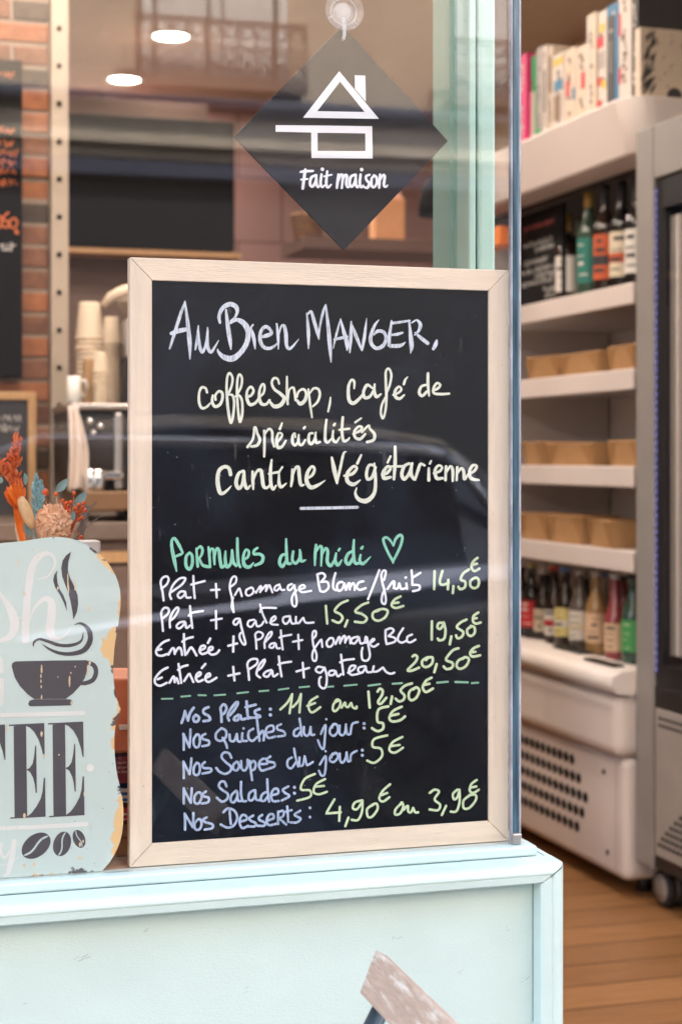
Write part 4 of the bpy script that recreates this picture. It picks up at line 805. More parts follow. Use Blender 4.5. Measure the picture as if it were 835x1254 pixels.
# top canopy with rounded near corner
b = MB(); P = []
for k in range(9): 
    a = R(180 + 90 * k / 8); P.append((.05 + .07 * math.cos(a) - .02, .07 + .07 * math.sin(a)))
P = [(-.04, LEN)] + [(x, y) for x, y in P] + [(DEP, 0), (DEP, LEN)]
nP = len(P); base = len(b.v)
for z in (1.862, 2.002):
    for x, y in P: b.v.append((x + (.035 if z < 1.9 else 0) * (1 if x < .1 else 0), y, z))
b.face(range(nP)); b.face([nP + i for i in range(nP)])
for i in range(nP): b.face([i, (i + 1) % nP, nP + (i + 1) % nP, nP + i], 1 <= i <= 8)
b.build('canopy', M['white'], fr, bevel=.006, seg=2)
b = MB(); b.box(.10, DEP - .031, .026, LEN - .031, 1.845, 1.861); b.build('canopy_lining', M['dark_metal'], fr)
for z in Z1:
    b = MB(); b.box(.0, DEP - .04, .027, LEN - .031, z - .022, z); sh = b.build('shelf', M['white_shelf'], fr)
    b = MB(); b.box(-.012, -.0005, .027, LEN - .031, z - .05, z + .004); b.build('price_rail', M['white'], sh, bevel=.004)
    b = MB(); b.prism([(.0, -.022), (.0, -.045), (.12, -.055), (.25, -.085), (.38, -.13), (.47, -.15), (DEP - .05, -.15), (DEP - .05, -.022)], LEN - .050, LEN - .0315, Matrix.Translation((0, 0, z))); b.build('bracket', M['white_shelf'], sh)
# lower deck, bumper, grille panel
b = MB(); b.box(-.03, DEP - .031, .0, LEN, .50, ZDECK - .004); b.build('deck', M['white_shelf'], fr, bevel=.004)
b = MB()
prof2 = [(-.03, .511), (-.075, .516), (-.092, .535), (-.088, .558), (-.06, .5705), (.0, .572), (.03, .5705)]
def swept(mb, pr, a0, a1, sm=True):
    k = len(mb.v)
    for n_, z in pr: mb.v.append((n_, a0, z)); mb.v.append((n_, a1, z))
    for i in range(len(pr) - 1): mb.face([k + 2 * i, k + 2 * i + 1, k + 2 * i + 3, k + 2 * i + 2], sm)
    mb.face([k + 2 * i for i in range(len(pr))]); mb.face([k + 2 * i + 1 for i in range(len(pr))])
swept(b, prof2, -.012, LEN); b.build('deck_lip', M['white_shelf'], fr)
b = MB(); b.box(-.072, .3, .0, LEN, .352, .510); b.build('bumper', M['white'], fr, bevel=.03, seg=4)
b = MB(); b.box(-.045, DEP, .006, LEN, .045, .3515); b.build('grille_panel', M['white'], fr, bevel=.02, seg=3)
b = MB()
for row in range(5):
    z = .30 - row * .043; n0 = (10, 11, 12, 11, 10)[row]; a_end = (.30, .26, .22, .24, .27)[row]
    for k in range(28):
        a = a_end + k * .036
        if a > LEN - .1: break
        b.lathe([(.0001, 0), (.0145, 0), (.0145, .001), (.0001, .001)], (0, 0, 0), 10, Matrix.Translation((-.0455, a, z)) @ Matrix.Rotation(R(-90), 4, 'Y'))
b.build('vent_hole', M['black_soft'], fr)
b = MB()
for a, z in ((.115, .30), (.095, .10)): b.lathe([(.0001, 0), (.007, 0), (.006, .003), (.0001, .003)], (0, 0, 0), 10, Matrix.Translation((-.0455, a, z)) @ Matrix.Rotation(R(-90), 4, 'Y'))
b.build('screw', M['dark_metal'], fr)
for a in (.08, LEN - .1):
    for n_ in (.05, DEP - .1): b = MB(); b.lathe([(.02, .0), (.02, .044)], (n_, a, 0.0), 12); b.build('foot', M['dark_metal'], fr)

b = MB(); b.box(-.0728, -.0718, .66, .6625, .368, .495); b.build('panel_seam', M['dark_metal'], fr)
b = MB(); b.box(-.0458, -.0448, .05, .0515, .06, .335); b.build('panel_seam', M['grey'], fr)
# kraft takeaway boxes
def kraft_proto():
    root = empty('takeaway_box', (0, 0, 0), 0, 'x', 'takeaway box', 'kraft takeaway boxes on the fridge shelves')
    wb, wt, db, dt, h = .068, .077, .053, .060, .066
    b = MB(); B0 = [(-db, -wb, 0), (db, -wb, 0), (db, wb, 0), (-db, wb, 0)]; T0_ = [(-dt, -wt, h), (dt, -wt, h), (dt, wt, h), (-dt, wt, h)]
    b.v = B0 + T0_; b.face((0, 3, 2, 1)); 
    for i in range(4): j = (i + 1) % 4; b.face((i, j, 4 + j, 4 + i))
    b.build('tray', M['kraft'], root, bevel=.0012, seg=1)
    b = MB()
    b.v = [(-dt - .001, -wt - .001, h), (dt + .001, -wt - .001, h), (dt + .001, wt + .001, h), (-dt - .001, wt + .001, h), (-.056, -wt * .96, h + .004), (.056, -wt * .96, h + .004), (.056, wt * .96, h + .004), (-.056, wt * .96, h + .004)]
    b.face((0, 3, 2, 1)); b.face((4, 5, 6, 7))
    for i in range(4): j = (i + 1) % 4; b.face((i, j, 4 + j, 4 + i))
    b.build('lid_flap', M['kraft'], root)
    for s in (1, -1):
        b = MB(); b.poly([(-db - .0014, s * wb * .97, .002), (-dt - .0012, s * wt * .98, h - .001), (-dt - .0014, s * wt * .45, h - .001)])
        b.build('corner_fold', M['kraft_in'], root, fix=False)
    return root
kp = kraft_proto(); first = True
boxes = [(1, 660, 698, 'smaller kraft takeaway box beside the wider one on the second fridge shelf'), (1, 698, 753, 'wide kraft takeaway box in the middle of the second fridge shelf'), (1, 757, 800, 'kraft takeaway box tilted open at the cooler end of the second fridge shelf'),
         (2, 650, 685, 'kraft takeaway box at the pane end of the third fridge shelf'), (2, 684, 743, 'wide kraft takeaway box in the middle of the third fridge shelf'), (2, 758, 802, 'single kraft takeaway box standing apart on the third fridge shelf'),
         (3, 650, 687, 'kraft takeaway box nearest the pane on the lowest fridge shelf'), (3, 686, 729, 'middle of three kraft takeaway boxes on the lowest fridge shelf'), (3, 728, 776, 'kraft takeaway box nearest the cooler on the lowest fridge shelf')]
for s, u0, u1, lb in boxes:
    a0, a1 = fa(u0, .07), fa(u1, .07); o = kp if first else copy_tree(kp); first = False
    o.location = fw(.085, (a0 + a1) / 2, Z1[s] + .0005); o.rotation_euler = (0, 0, FROT + random.uniform(-.14, .14)); k = abs(a1 - a0) / .156; o.scale = (1, k * (.86, .93, .82)[boxes.index((s, u0, u1, lb)) % 3], 1.0 + .12 * (s == 3) + random.uniform(-.06, .06)); o['label'] = lb

# bottles
def gl_dark(n, c): return mat(n, c, .06, var=.0, spec=.6)
BG = {'brown': gl_dark('dark_brown_glass', (.018, .010, .007)), 'black': gl_dark('black_glass', (.008, .008, .009)), 'amber': gl_dark('amber_drink', (.30, .18, .075)), 'pink': gl_dark('pink_drink', (.24, .045, .05)), 'green': gl_dark('green_glass', (.035, .07, .05)), 'grey': gl_dark('smoky_glass', (.09, .075, .065)), 'pale': gl_dark('pale_drink', (.45, .36, .26)), 'red': gl_dark('red_drink', (.20, .02, .02)), 'teal': gl_dark('teal_glass', (.03, .09, .08))}
LB = {k: mat('label_' + k, c, .6, var=.06) for k, c in (('red', (.42, .012, .016)), ('white', (.56, .53, .49)), ('cream', (.55, .47, .35)), ('orange', (.44, .075, .02)), ('teal', (.012, .15, .12)), ('yellow', (.54, .46, .18)), ('green', (.05, .26, .07)), ('peach', (.56, .38, .25)), ('blue', (.10, .22, .60)), ('black', (.02, .02, .025)), ('gold', (.42, .25, .06)), ('redcap', (.60, .08, .03)), ('silver', (.55, .53, .50)))}
def bottle(u, vt, vb, n, shape, glass, label, cap, lb, grp, band=None, nz=0):
    a = fa(u, n); z0 = nz; zt = fz(u, vt, n); h = zt - z0
    root = empty('bottle', tuple(fw(n, a, z0)), FROT + random.uniform(-.4, .4), lb, 'bottle', grp)
    if shape == 'beer': r = .0295; pr = [(r * .9, 0), (r, .006), (r, h * .52), (r * .93, h * .59), (r * .62, h * .70), (r * .44, h * .80), (r * .42, h * .955), (r * .5, h * .957), (r * .5, h * .975)]; cr = r * .53; c0 = .955; l0, l1 = .14, .50
    elif shape == 'slim': r = .0275; pr = [(r * .9, 0), (r, .006), (r, h * .46), (r * .85, h * .56), (r * .5, h * .68), (r * .43, h * .96), (r * .43, h * .98)]; cr = r * .52; c0 = .945; l0, l1 = .10, .43
    else: r = .032; pr = [(r * .9, 0), (r, .006), (r, h * .58), (r * .9, h * .64), (r * .45, h * .74), (r * .38, h * .80), (r * .38, h * .98)]; cr = r * .43; c0 = .80; l0, l1 = .16, .54
    b = MB(); b.lathe(pr, n=20); b.build('body', BG[glass], root)
    if label:
        b = MB(); b.lathe([(r + .0006, h * l0), (r + .0006, h * l1)], n=20, a0=R(90), a1=R(330)); lo = b.build('label', LB[label], root, fix=False)
        if band:
            b = MB(); b.lathe([(r + .0012, h * (l0 + .12)), (r + .0012, h * (l0 + .20))], n=20, a0=R(110), a1=R(310)); b.build('label_band', LB[band], lo, fix=False)
        pm = MB(); rl = random.Random(int(u * 7))
        for q_ in range(4):
            zc0 = h * (l0 + (l1 - l0) * (.12 + .22 * q_ + rl.uniform(0, .06))); am = R(215 + rl.uniform(-12, 12)); wa = R(rl.uniform(12, 34)); th_ = h * rl.choice((.008, .012, .03))
            pm.lathe([(r + .0016, zc0), (r + .0016, zc0 + th_)], n=6, a0=am - wa, a1=am + wa)
        pm.build('label_pattern', LB['black' if label not in ('red', 'teal', 'green') else 'white'], lo, fix=False)
    if cap:
        b = MB(); b.lathe([(cr, h * c0), (cr * 1.02, h * (c0 + .01)), (cr * .96, h * .998), (cr * .6, h), (.0001, h)], n=16); b.build('cap', LB[cap], root)
    return root
G1 = 'spirit bottles on the top fridge shelf'; G2 = 'drink bottles on the fridge deck'
z = Z1[0] + .0006
bottle(693, 262, 352, .12, 'tall', 'brown', 'white', 'gold', 'short dark bottle with a plain white label beside the small chalkboard', G1, nz=z)
bottle(704, 268, 350, .18, 'tall', 'grey', None, 'silver', 'smoky bottle without label behind the white labelled one', G1, nz=z)
bottle(720, 226, 350, .12, 'tall', 'green', 'teal', 'gold', 'tall bottle with a teal label and gold capsule', G1, nz=z)
bottle(740, 222, 346, .11, 'tall', 'brown', 'orange', 'black', 'tall bottle with a bright orange label and black band', G1, band='black', nz=z)
bottle(760, 218, 344, .12, 'tall', 'black', 'cream', 'black', 'black bottle with a cream picture label next to the orange label', G1, band='orange', nz=z)
bottle(779, 216, 340, .11, 'tall', 'black', 'white', 'black', 'black bottle with a pale label at the cooler end', G1, nz=z)
z = ZDECK + .0005
deck = [(637, 694, 786, .06, 'beer', 'black', 'red', 'black', 'black bottle with red label half hidden by the pane edge', None), (650, 690, 784, .07, 'beer', 'black', 'red', 'yellow', 'black bottle with red label and yellow cap', None),
        (664, 698, 790, .09, 'slim', 'brown', 'cream', 'silver', 'dark bottle with narrow cream label beside the red cap', None), (678, 693, 793, .07, 'slim', 'brown', 'white', 'redcap', 'dark bottle with red cap and a red dot label', 'red'),
        (691, 695, 798, .05, 'beer', 'brown', 'yellow', 'blue', 'dark bottle with light blue cap and yellow and white label', 'white'), (709, 698, 803, .05, 'beer', 'grey', 'white', 'silver', 'smoky bottle with white cap and pale label', 'cream'),
        (729, 700, 808, .06, 'beer', 'amber', 'peach', 'silver', 'bottle of amber drink with silver cap and peach label', None), (737, 702, 806, .12, 'beer', 'pale', 'cream', 'blue', 'bottle of pale drink with blue cap behind the amber one', None),
        (752, 703, 815, .05, 'slim', 'pink', 'peach', 'silver', 'bottle of pink drink with a pale label', None), (762, 706, 812, .10, 'slim', 'red', None, 'black', 'bottle of red drink behind the pink one', None), (774, 704, 816, .05, 'beer', 'green', 'green', 'black', 'green glass bottle with a green label at the cooler end', None),
        (716, 703, 800, .15, 'slim', 'brown', None, 'silver', 'plain brown bottle standing behind the white capped one', None), (671, 699, 790, .16, 'slim', 'black', None, 'silver', 'plain black bottle standing in the back row of the deck', None)]
for u, vt, vb, n, sh, g, l, c, lb, bd in deck: bottle(u, vt, vb, n, sh, g, l, c, lb, G2, band=bd, nz=z)
b = MB(); b.box(-.01, .03, fa(713, 0), fa(680, 0), ZDECK + .0045, ZDECK + .010, FM); tag(b.build('shelf_ticket', M['black']), 'black ticket strip lying before the dark bottles on the fridge deck', 'ticket')
b = MB(); b.box(-.05, -.02, fa(772, 0), fa(735, 0), ZDECK + .0045, ZDECK + .010, FM); tag(b.build('shelf_ticket', M['black']), 'black ticket strip lying before the pink drink on the fridge deck', 'ticket')

# small chalkboard standing on the top shelf
sb = empty('small_chalkboard', tuple(fw(.10, fa(660, .10), Z1[0] + .0006)), FROT, 'small chalkboard with pale scribbles leaning among the spirit bottles', 'chalkboard')
b = MB(); b.box(-.006, .006, -.17, .19, .018, .30); b.build('slate', M['black_soft'], sb)
b = MB(); b.box(-.010, .010, -.18, .20, 0, .018); b.build('foot_rail', M['orange'], sb)
M['scrib'] = mat('chalk_scribble', (.45, .44, .42), .9); M['scrib_red'] = mat('chalk_scribble_red', (.30, .05, .04), .9)
def scribble(mb, x0, x1, z, h, y, rnd, axis='y', sgn=1):
    "illegible handwriting as a wavy thin strip"
    n = int(abs(x1 - x0) / (h * .22)); top = []
    for i in range(n + 1):
        t = x0 + (x1 - x0) * i / n; top.append((t, z + h * (.5 * math.sin(i * 1.9 + rnd.uniform(-.6, .6)) + rnd.uniform(-.25, .25))))
    for i in range(n):
        if rnd.random() < .14: continue
        (ax, az), (bx, bz) = top[i], top[i + 1]; l = math.hypot(bx - ax, bz - az) or 1; w_ = h * .075; px, pz = -(bz - az) / l * w_, (bx - ax) / l * w_; yy = y - .00005 * (i % 9)
        Q = [(ax + px, az + pz), (bx + px, bz + pz), (bx - px, bz - pz), (ax - px, az - pz)]
        mb.poly([(yy, p, q_) if axis == 'y' else (p, yy, q_) for p, q_ in Q])
rnd = random.Random(11)
b = MB()
for z, a0, a1 in ((.205, .10, -.10), (.185, .02, -.12), (.150, .10, -.07), (.125, .12, -.12), (.105, .02, -.12), (.088, .12, -.10), (.06, -.04, -.14), (.04, -.05, -.13)): scribble(b, a1, a0, z, .016, -.0064, rnd)
b.build('lettering', M['scrib'], sb, fix=False)
b = MB(); scribble(b, -.11, .10, .255, .014, -.0064, rnd); b.build('lettering', M['scrib_red'], sb, fix=False)

# books on top of the canopy
ZT = 2.0028
def book(u0, u1, vtop, n, col, lb, spine=None, lean=0.0, depth=.2, marks=None):
    a0, a1 = fa(u1, n), fa(u0, n); h = fz((u0 + u1) / 2, vtop, n) - ZT; th = a1 - a0 - .001
    root = empty('book', tuple(fw(n, (a0 + a1) / 2, ZT)), FROT, lb, 'book', 'books standing on top of the fridge')
    b = MB(); b.box(0, depth, -th / 2, -th / 2 + .0025, 0, h); b.box(0, depth, th / 2 - .0025, th / 2, 0, h); b.box(-.002, .0, -th / 2, th / 2, 0, h); b.build('cover', col, root)
    b = MB(); b.box(.001, depth - .004, -th / 2 + .0026, th / 2 - .0026, .004, h - .004); b.build('pages', M['paper'], root)
    rl = random.Random(int(u0 * 13)); pm = MB(); zq = rl.uniform(.08, .2)
    while zq < .9:
        l = rl.uniform(.02, .06); f = rl.uniform(.3, .5); pm.box(-.0030, -.0021, th * (f - .5), th * (f + rl.uniform(.12, .3) - .5), h * zq, h * (zq + l)); zq += l + rl.choice((.012, .02, .15))
    pm.build('spine_pattern', M['spine_ink_light'] if col in (BK['pink'], BK['blue'], BK['dark']) else M['spine_ink'], root)
    if marks:
        for c, z0, z1, f0, f1 in marks:
            b = MB(); b.box(-.0032, -.0022, th * (f0 - .5), th * (f1 - .5), h * z0, h * z1); b.build('spine_mark', c, root)
    return root
M['spine_ink'] = mat('spine_ink', (.16, .11, .10), .6); M['spine_ink_light'] = mat('spine_ink_light', (.5, .46, .44), .6)
M['paper'] = mat('book_pages', (.66, .58, .46), .8, var=.06, stretch=(1, 60, 1))
BK = {k: mat('book_' + k, c, .5, var=.05) for k, c in (('pink', (.60, .015, .14)), ('green', (.03, .32, .14)), ('white', (.56, .50, .45)), ('cream', (.56, .46, .36)), ('grey', (.34, .30, .28)), ('blue', (.02, .16, .30)), ('dark', (.035, .033, .035)), ('red', (.52, .03, .05)), ('yellow', (.62, .42, .04)), ('brown', (.20, .12, .07)), ('peach', (.66, .45, .32)))}
book(633, 644.5, 68, .035, BK['pink'], 'bright pink book at the pane end of the row on the fridge')
book(645, 656, 70, .05, BK['green'], 'green topped book beside the bright pink one', marks=[(BK['white'], .02, .62, .1, .9)])
book(657, 663.5, 58, .03, BK['grey'], 'thin greyish white book after the green one', marks=[(BK['green'], .1, .16, .2, .8)])
book(664, 670, 56, .03, BK['white'], 'thin white book with a dark title on its spine', marks=[(BK['dark'], .3, .75, .35, .65)])
book(670.5, 677, 57, .035, BK['cream'], 'thin cream book in the middle of the white spines', marks=[(BK['brown'], .5, .9, .3, .7)])
book(677.5, 690, 66, .03, BK['white'], 'white book with a yellow and navy striped spine', marks=[(BK['yellow'], .86, .95, .05, .95), (BK['blue'], .55, .68, .1, .9), (BK['brown'], .2, .5, .3, .9)])
book(691, 705, 60, .03, BK['cream'], 'cream book with small red and blue pictures on the spine', marks=[(BK['red'], .42, .62, .55, .85), (BK['blue'], .36, .5, .08, .3), (BK['peach'], .7, .8, .2, .8)])
book(705.5, 719, 56, .03, BK['cream'], 'thick cream book with a red picture beside the spiral one', marks=[(BK['red'], .45, .66, .2, .55), (BK['peach'], .1, .2, .2, .8)])
book(718.5, 730, 17, .025, BK['cream'], 'tall cream book with a ring bound edge', marks=[(BK['white'], .02, .98, .7, .95)])
book(730.5, 743, 14, .03, BK['white'], 'tall picture book with red and yellow fruit on the spine', marks=[(BK['yellow'], .80, .88, .2, .7), (BK['red'], .66, .76, .3, .9), (BK['grey'], .46, .62, .2, .9), (BK['red'], .3, .38, .5, .95), (BK['yellow'], .26, .34, .1, .5), (BK['red'], .06, .16, .5, .95)])
book(743.5, 757, 5, .025, BK['blue'], 'dark blue and black tall book beside the fruit picture book', marks=[(BK['dark'], .0, .9, .33, 1.0), (BK['white'], .74, .77, .5, .75), (BK['grey'], .36, .66, .55, .75)])
book(757.5, 773, -12, .02, BK['white'], 'tallest white book with a red edge next to the dark blue one', marks=[(BK['red'], .62, .82, .82, 1.0), (BK['red'], .2, .34, .82, 1.0)])
book(773.5, 781, -8, .02, BK['dark'], 'thin black book between the white one and the big black cover')
def facing_book(u0, u1, vtop, vbot, a, m_, name, lb, lines):
    # covers facing the doorway: plane a = const, wide in n
    def nn(u):
        r = (u - 417) / FPX; return (r * (T0 + .9515 * a) - XC0 + .3078 * a) / (.9515 - .3078 * r)
    n0, n1 = nn(u0), nn(u1); t = T0 + .9515 * a + .3078 * n0
    h = ZC + (HZ - vtop) / FPX * t - ZT
    root = empty('book', tuple(fw(n0, a, ZT)), FROT, lb, 'book', 'books standing on top of the fridge')
    b = MB(); b.box(0, n1 - n0, 0, .003, 0, h); b.box(0, n1 - n0, .025, .028, 0, h); b.box(-.002, 0, 0, .028, 0, h); b.build('cover', m_, root)
    b = MB(); b.box(.001, n1 - n0 - .003, .0031, .0249, .003, h - .003); b.build('pages', M['paper'], root)
    return root, n1 - n0, h
root, ww, hh = facing_book(778, 900, -60, 112, .10, BK['dark'], 'book', 'big black book with yellow capitals facing the doorway', None)
b = MB()
for z0, x0, x1, hgt in ((.66, .10, .9, .06), (.605, .20, .85, .04), (.53, .20, .9, .048), (.49, .22, .9, .010)):
    x = x0
    while x < x1:
        l = random.uniform(.03, .06); b.box(ww * x, ww * (x + l) , -.0006, -.0001, hh * z0, hh * (z0 + hgt)); x += l + .012
b.build('title_mark', BK['yellow'], root)
root, ww, hh = facing_book(784, 880, 33, 112, .035, BK['cream'], 'book', 'cream book with scattered black leaf drawings, in front of the big black book', None)
b = MB()
rnd = random.Random(4)
for k in range(60):
    col_ = k < 26
    x = rnd.uniform(.05, .16) if col_ else rnd.uniform(.2, .95); z = rnd.uniform(.06, .92); L_ = rnd.uniform(.012, .028) if col_ else rnd.uniform(.004, .014); an = rnd.uniform(.6, 1.3); wd = .004 if col_ else .0012
    cx, cz = ww * x, hh * z; dx, dz = math.cos(an) * L_, math.sin(an) * L_
    b.poly([(cx - dx, -.0003, cz - dz), (cx - dz / L_ * wd, -.0003 - .00001 * k, cz + dx / L_ * wd), (cx + dx, -.0003, cz + dz), (cx + dz / L_ * wd, -.0003 - .00001 * k, cz - dx / L_ * wd)])
for cx, cz, rr in ((.42, .05, .022), (.70, .14, .018), (.78, .08, .012)):
    b.poly([(ww * cx + rr * math.cos(t_), -.0012, max(.002, hh * cz + rr * math.sin(t_))) for t_ in [2 * math.pi * k / 14 for k in range(14)]])
b.build('leaf_pattern', BK['dark'], root)

# ================================================================== GLASS DOOR COOLER
co = empty('glass_door_cooler', tuple(fw(-.012, -.012, 0)), FROT, 'grey glass door drinks cooler on casters beside the white fridge', 'cooler')
W_ = .62; ZK0, ZK1 = .105, 1.905
def ca(u): return fa(u, -.012) + .012      # local a of a pixel column on the front
b = MB(); b.box(.05, .60, -W_, 0, ZK0, ZK1 - .002); b.build('cabinet', M['dark_metal'], co)
b = MB(); b.box(-.012, .049, ca(803.5), -.0005, .10, ZK1); b.build('side_stile', M['grey'], co, bevel=.004)
b = MB(); b.box(-.010, .049, -W_, ca(803.5) - .0005, 1.775, ZK1 - .0005); b.build('header', M['grey'], co, bevel=.003)
b = MB(); b.box(-.004, .049, ca(813), ca(804), .55, 1.774); b.box(-.004, .049, -W_, ca(813) - .0005, 1.70, 1.774); b.box(-.004, .049, -W_, ca(813) - .0005, .55, .60); b.box(-.004, .049, -W_, -W_ + .05, .6005, 1.6995); b.build('door_frame', M['black'], co)
b = MB(); b.box(.0, .004, -W_ + .051, ca(813) - .001, .601, 1.699); b.build('door_pane', M['coolerglass'], co)
b = MB()
for k in range(60): b.box(-.0065, -.0042, ca(805.2), ca(804.0), .58 + k * .0196, .58 + k * .0196 + .013)
b.build('led_mesh', M['led'], co)
b = MB(); b.box(.046, .049, -W_ + .051, ca(813) - .001, .601, 1.699); b.build('interior', M['dark_metal'], co)
for u0, u1, m_ in ((814.5, 818.5, M['grey']), (820.5, 824.5, M['white_shelf']), (826.5, 830.0, M['greylouvre'])):  # strips in fixed pale tones standing for reflected streaks
    b = MB(); b.box(.012, .022, ca(u1), ca(u0), .625, 1.68); b.build('streak_rail', m_, co)
b = MB(); b.box(.012, .022, ca(838.5), ca(833.5), .625, 1.68); b.build('light_tube', M['coolglow'], co)
b = MB(); b.box(-.008, .049, -W_, ca(803.5) - .001, ZK0, .549); b.build('base_panel', M['dark_metal'], co, bevel=.004)
b = MB(); b.box(-.014, -.0085, -W_ + .04, ca(807.5), .14, .495); b.build('louvre_plate', M['greylouvre'], co, bevel=.002)
b = MB()
for zz_ in (.470, .453):
    for k in range(18):
        a = ca(812) - k * .020
        b.box(-.0148, -.0142, a - .014, a, zz_, zz_ + .007)
for k in range(14):
    zz_ = .165 + k * .017; off = .016 * k ** 1.15
    a = ca(811) - off
    while a > -W_ + .06:
        b.box(-.0148, -.0142, a - .016, a, zz_, zz_ + .008); a -= .022
b.build('louvre_slot', M['black_soft'], co)
for n_, a_ in ((.05, -.075), (.50, -.075), (.05, -W_ + .06), (.50, -W_ + .06)):
    b = MB(); b.box(n_ - .02, n_ + .02, a_ - .02, a_ + .02, .094, ZK0 - .001); cf = b.build('caster', M['dark_metal'], co)
    for s in (-.017, .017):
        Mw = Matrix.Translation((n_ + s, a_ + .012, .0465)) @ Matrix.Rotation(R(90), 4, 'Y')
        b = MB(); b.lathe([(.008, -.011), (.040, -.011), (.0455, -.006), (.0455, .006), (.040, .011), (.008, .011)], (0, 0, 0), 24, Mw); b.build('wheel', M['rubber'], cf)
        b = MB(); b.lathe([(.0001, -.0120), (.034, -.0118), (.034, .0118), (.0001, .0120)], (0, 0, 0), 22, Mw); b.build('hub_cap', M['greylouvre'], cf)

# ================================================================== INTERIOR, BEHIND THE PANE
YPIER = 4.10
pr_ = empty('brick_pier', (0, YPIER, 0), 0, 'old brick wall pier behind the pane carrying the menu board', 'brick wall')
xA, xB = -1.2, at(62, 560, YPIER).x
b = MB(); b.box(xA, xB - .004, .006, .35, 0, ZCEIL - .001); b.build('mortar', M['mortar'], pr_)
b = MB(); rnd = random.Random(9); pitch = 27.6 / FPX * YPIER / 1.017; z = .01; row = 0
while z < ZCEIL - .06:
    x = xB; o = .0 if row % 2 else -.09
    first_ = True
    while x > xA:
        L_ = .205 if not first_ else (.095 if row % 2 else .17); first_ = False
        x0 = max(xA, x - L_); b.m = rnd.choices((0, 1, 2), (5, 3, 2))[0]
        j = rnd.uniform(0, .006); b.box(x0 + .004, x - .004, j, .02, z + .0045, z + pitch - .0045); x = x0
    z += pitch; row += 1
bo = b.build('bricks', [M['brickA'], M['brickB'], M['brickC']], pr_, bevel=.003, seg=1)
yu = 4.07
up = empty('perforated_upright', (0, yu, 0), 0, 'beige metal upright with a column of round black holes beside the brick', 'metal upright')
x0, x1 = at(62.5, 560, yu).x, at(84, 560, yu).x
b = MB(); b.box(x0, x1, 0, .30, .0, ZCEIL - .002); b.build('strip', M['beige_metal'], up, bevel=.003)
b = MB(); v = 34.0 - 46 * 3
while v < 1100:
    p = at(72.5, v, yu); v += 46.2
    if .05 < p.z < ZCEIL - .05: b.lathe([(.0001, 0), (.0066, 0), (.0066, .002), (.0001, .002)], (p.x, -.0022, p.z), 14, MX)
b.build('rivet', M['black_soft'], up)

# hanging menu board with orange writing, framed slate below
ym = 4.055
mbd = empty('wall_menu_board', (0, 0, 0), 0, 'black wall menu board with orange handwriting hung on the brick', 'menu board')
p0, p1 = at(27.5, 462, ym), at(27.5, 74, ym)
b = MB(); b.box(-.35, p0.x, ym, ym + .03, p0.z, p1.z); b.build('slate', M['black_soft'], mbd, bevel=.003)
M['chalk_orange'] = mat('chalk_orange', (.62, .16, .05), .9); M['chalk_white'] = mat('chalk_white', (.55, .52, .5), .9)
rnd = random.Random(2); b = MB()
for v in (90, 160, 176, 187, 198, 209, 224): scribble(b, -.25, at(22, v, ym).x - .01 * rnd.random(), at(0, v, ym).z, .016, ym - .0006, rnd, 'x')
b.build('lettering', M['chalk_orange'], mbd, fix=False)
ik = Ink(ym, (0, 70, 5.016))
ik.strokes(13, "-30,960 5,985 10,1030 -20,1060; 50,955 20,985 10,1030 40,1045 55,1015 20,1000; 95,990 65,1000 62,1040 95,1045 105,1010 90,990; 100,1070,26 104,1076,26")
ik.build('lettering', M['chalk_orange'], mbd)
ik = Ink(ym, (0, 70, 5.016)); ik.strokes(8, "0,1160 20,1150 15,1180 35,1185; 45,1150 40,1185 60,1180; 70,1140 70,1190; 60,1160 95,1155"); ik.build('lettering', M['chalk_white'], mbd)
fsl = empty('oak_framed_slate', (0, 0, 0), 0, 'slate board in a light oak frame below the wall menu board', 'chalkboard')
p0, p1 = at(44.5, 642, ym), at(44.5, 480, ym); X0 = -.40
bars = [MB() for _ in range(4)]; frame_bars(bars, X0, p0.x, p0.z, p1.z, ym, ym + .02, .020)
for m_ in bars: m_.build('frame', M['oak'], fsl, bevel=.002)
b = MB(); b.box(X0 + .018, p0.x - .018, ym + .008, ym + .013, p0.z + .018, p1.z - .018); b.build('slate', mat('slate_grey', (.045, .045, .055), .7), fsl)
b = MB(); scribble(b, -.2, at(26, 510, ym).x, at(0, 512, ym).z, .016, ym + .007, rnd, 'x'); scribble(b, -.2, at(24, 520, ym).x, at(0, 524, ym).z, .016, ym + .007, rnd, 'x'); b.build('lettering', M['chalk_white'], fsl, fix=False)

# back of the room
yb = 6.2
b = MB(); p0, p1 = at(85, 300, yb), at(287, 150, yb); b.box(-1.0, p1.x, yb, yb + .10, p0.z, p1.z); tag(b.build('wall_panel', M['black_soft'], bevel=.004), 'large black panel hung on the dark partition at the back', 'wall panel')
b = MB(); b.box(-1.0, p1.x + .02, yb - .03, yb + .12, p0.z - .03, p0.z - .012); tag(b.build('wooden_ledge', M['oak']), 'thin wooden ledge just below the large black panel', 'ledge')
b = MB(); p2 = at(262, 300, yb); b.box(-1.6, p2.x, yb + .13, yb + .22, 0, at(85, 108, yb).z); tag(b.build('brown_partition', M['brown']), 'dark brown partition wall behind the coffee machine', 'partition')

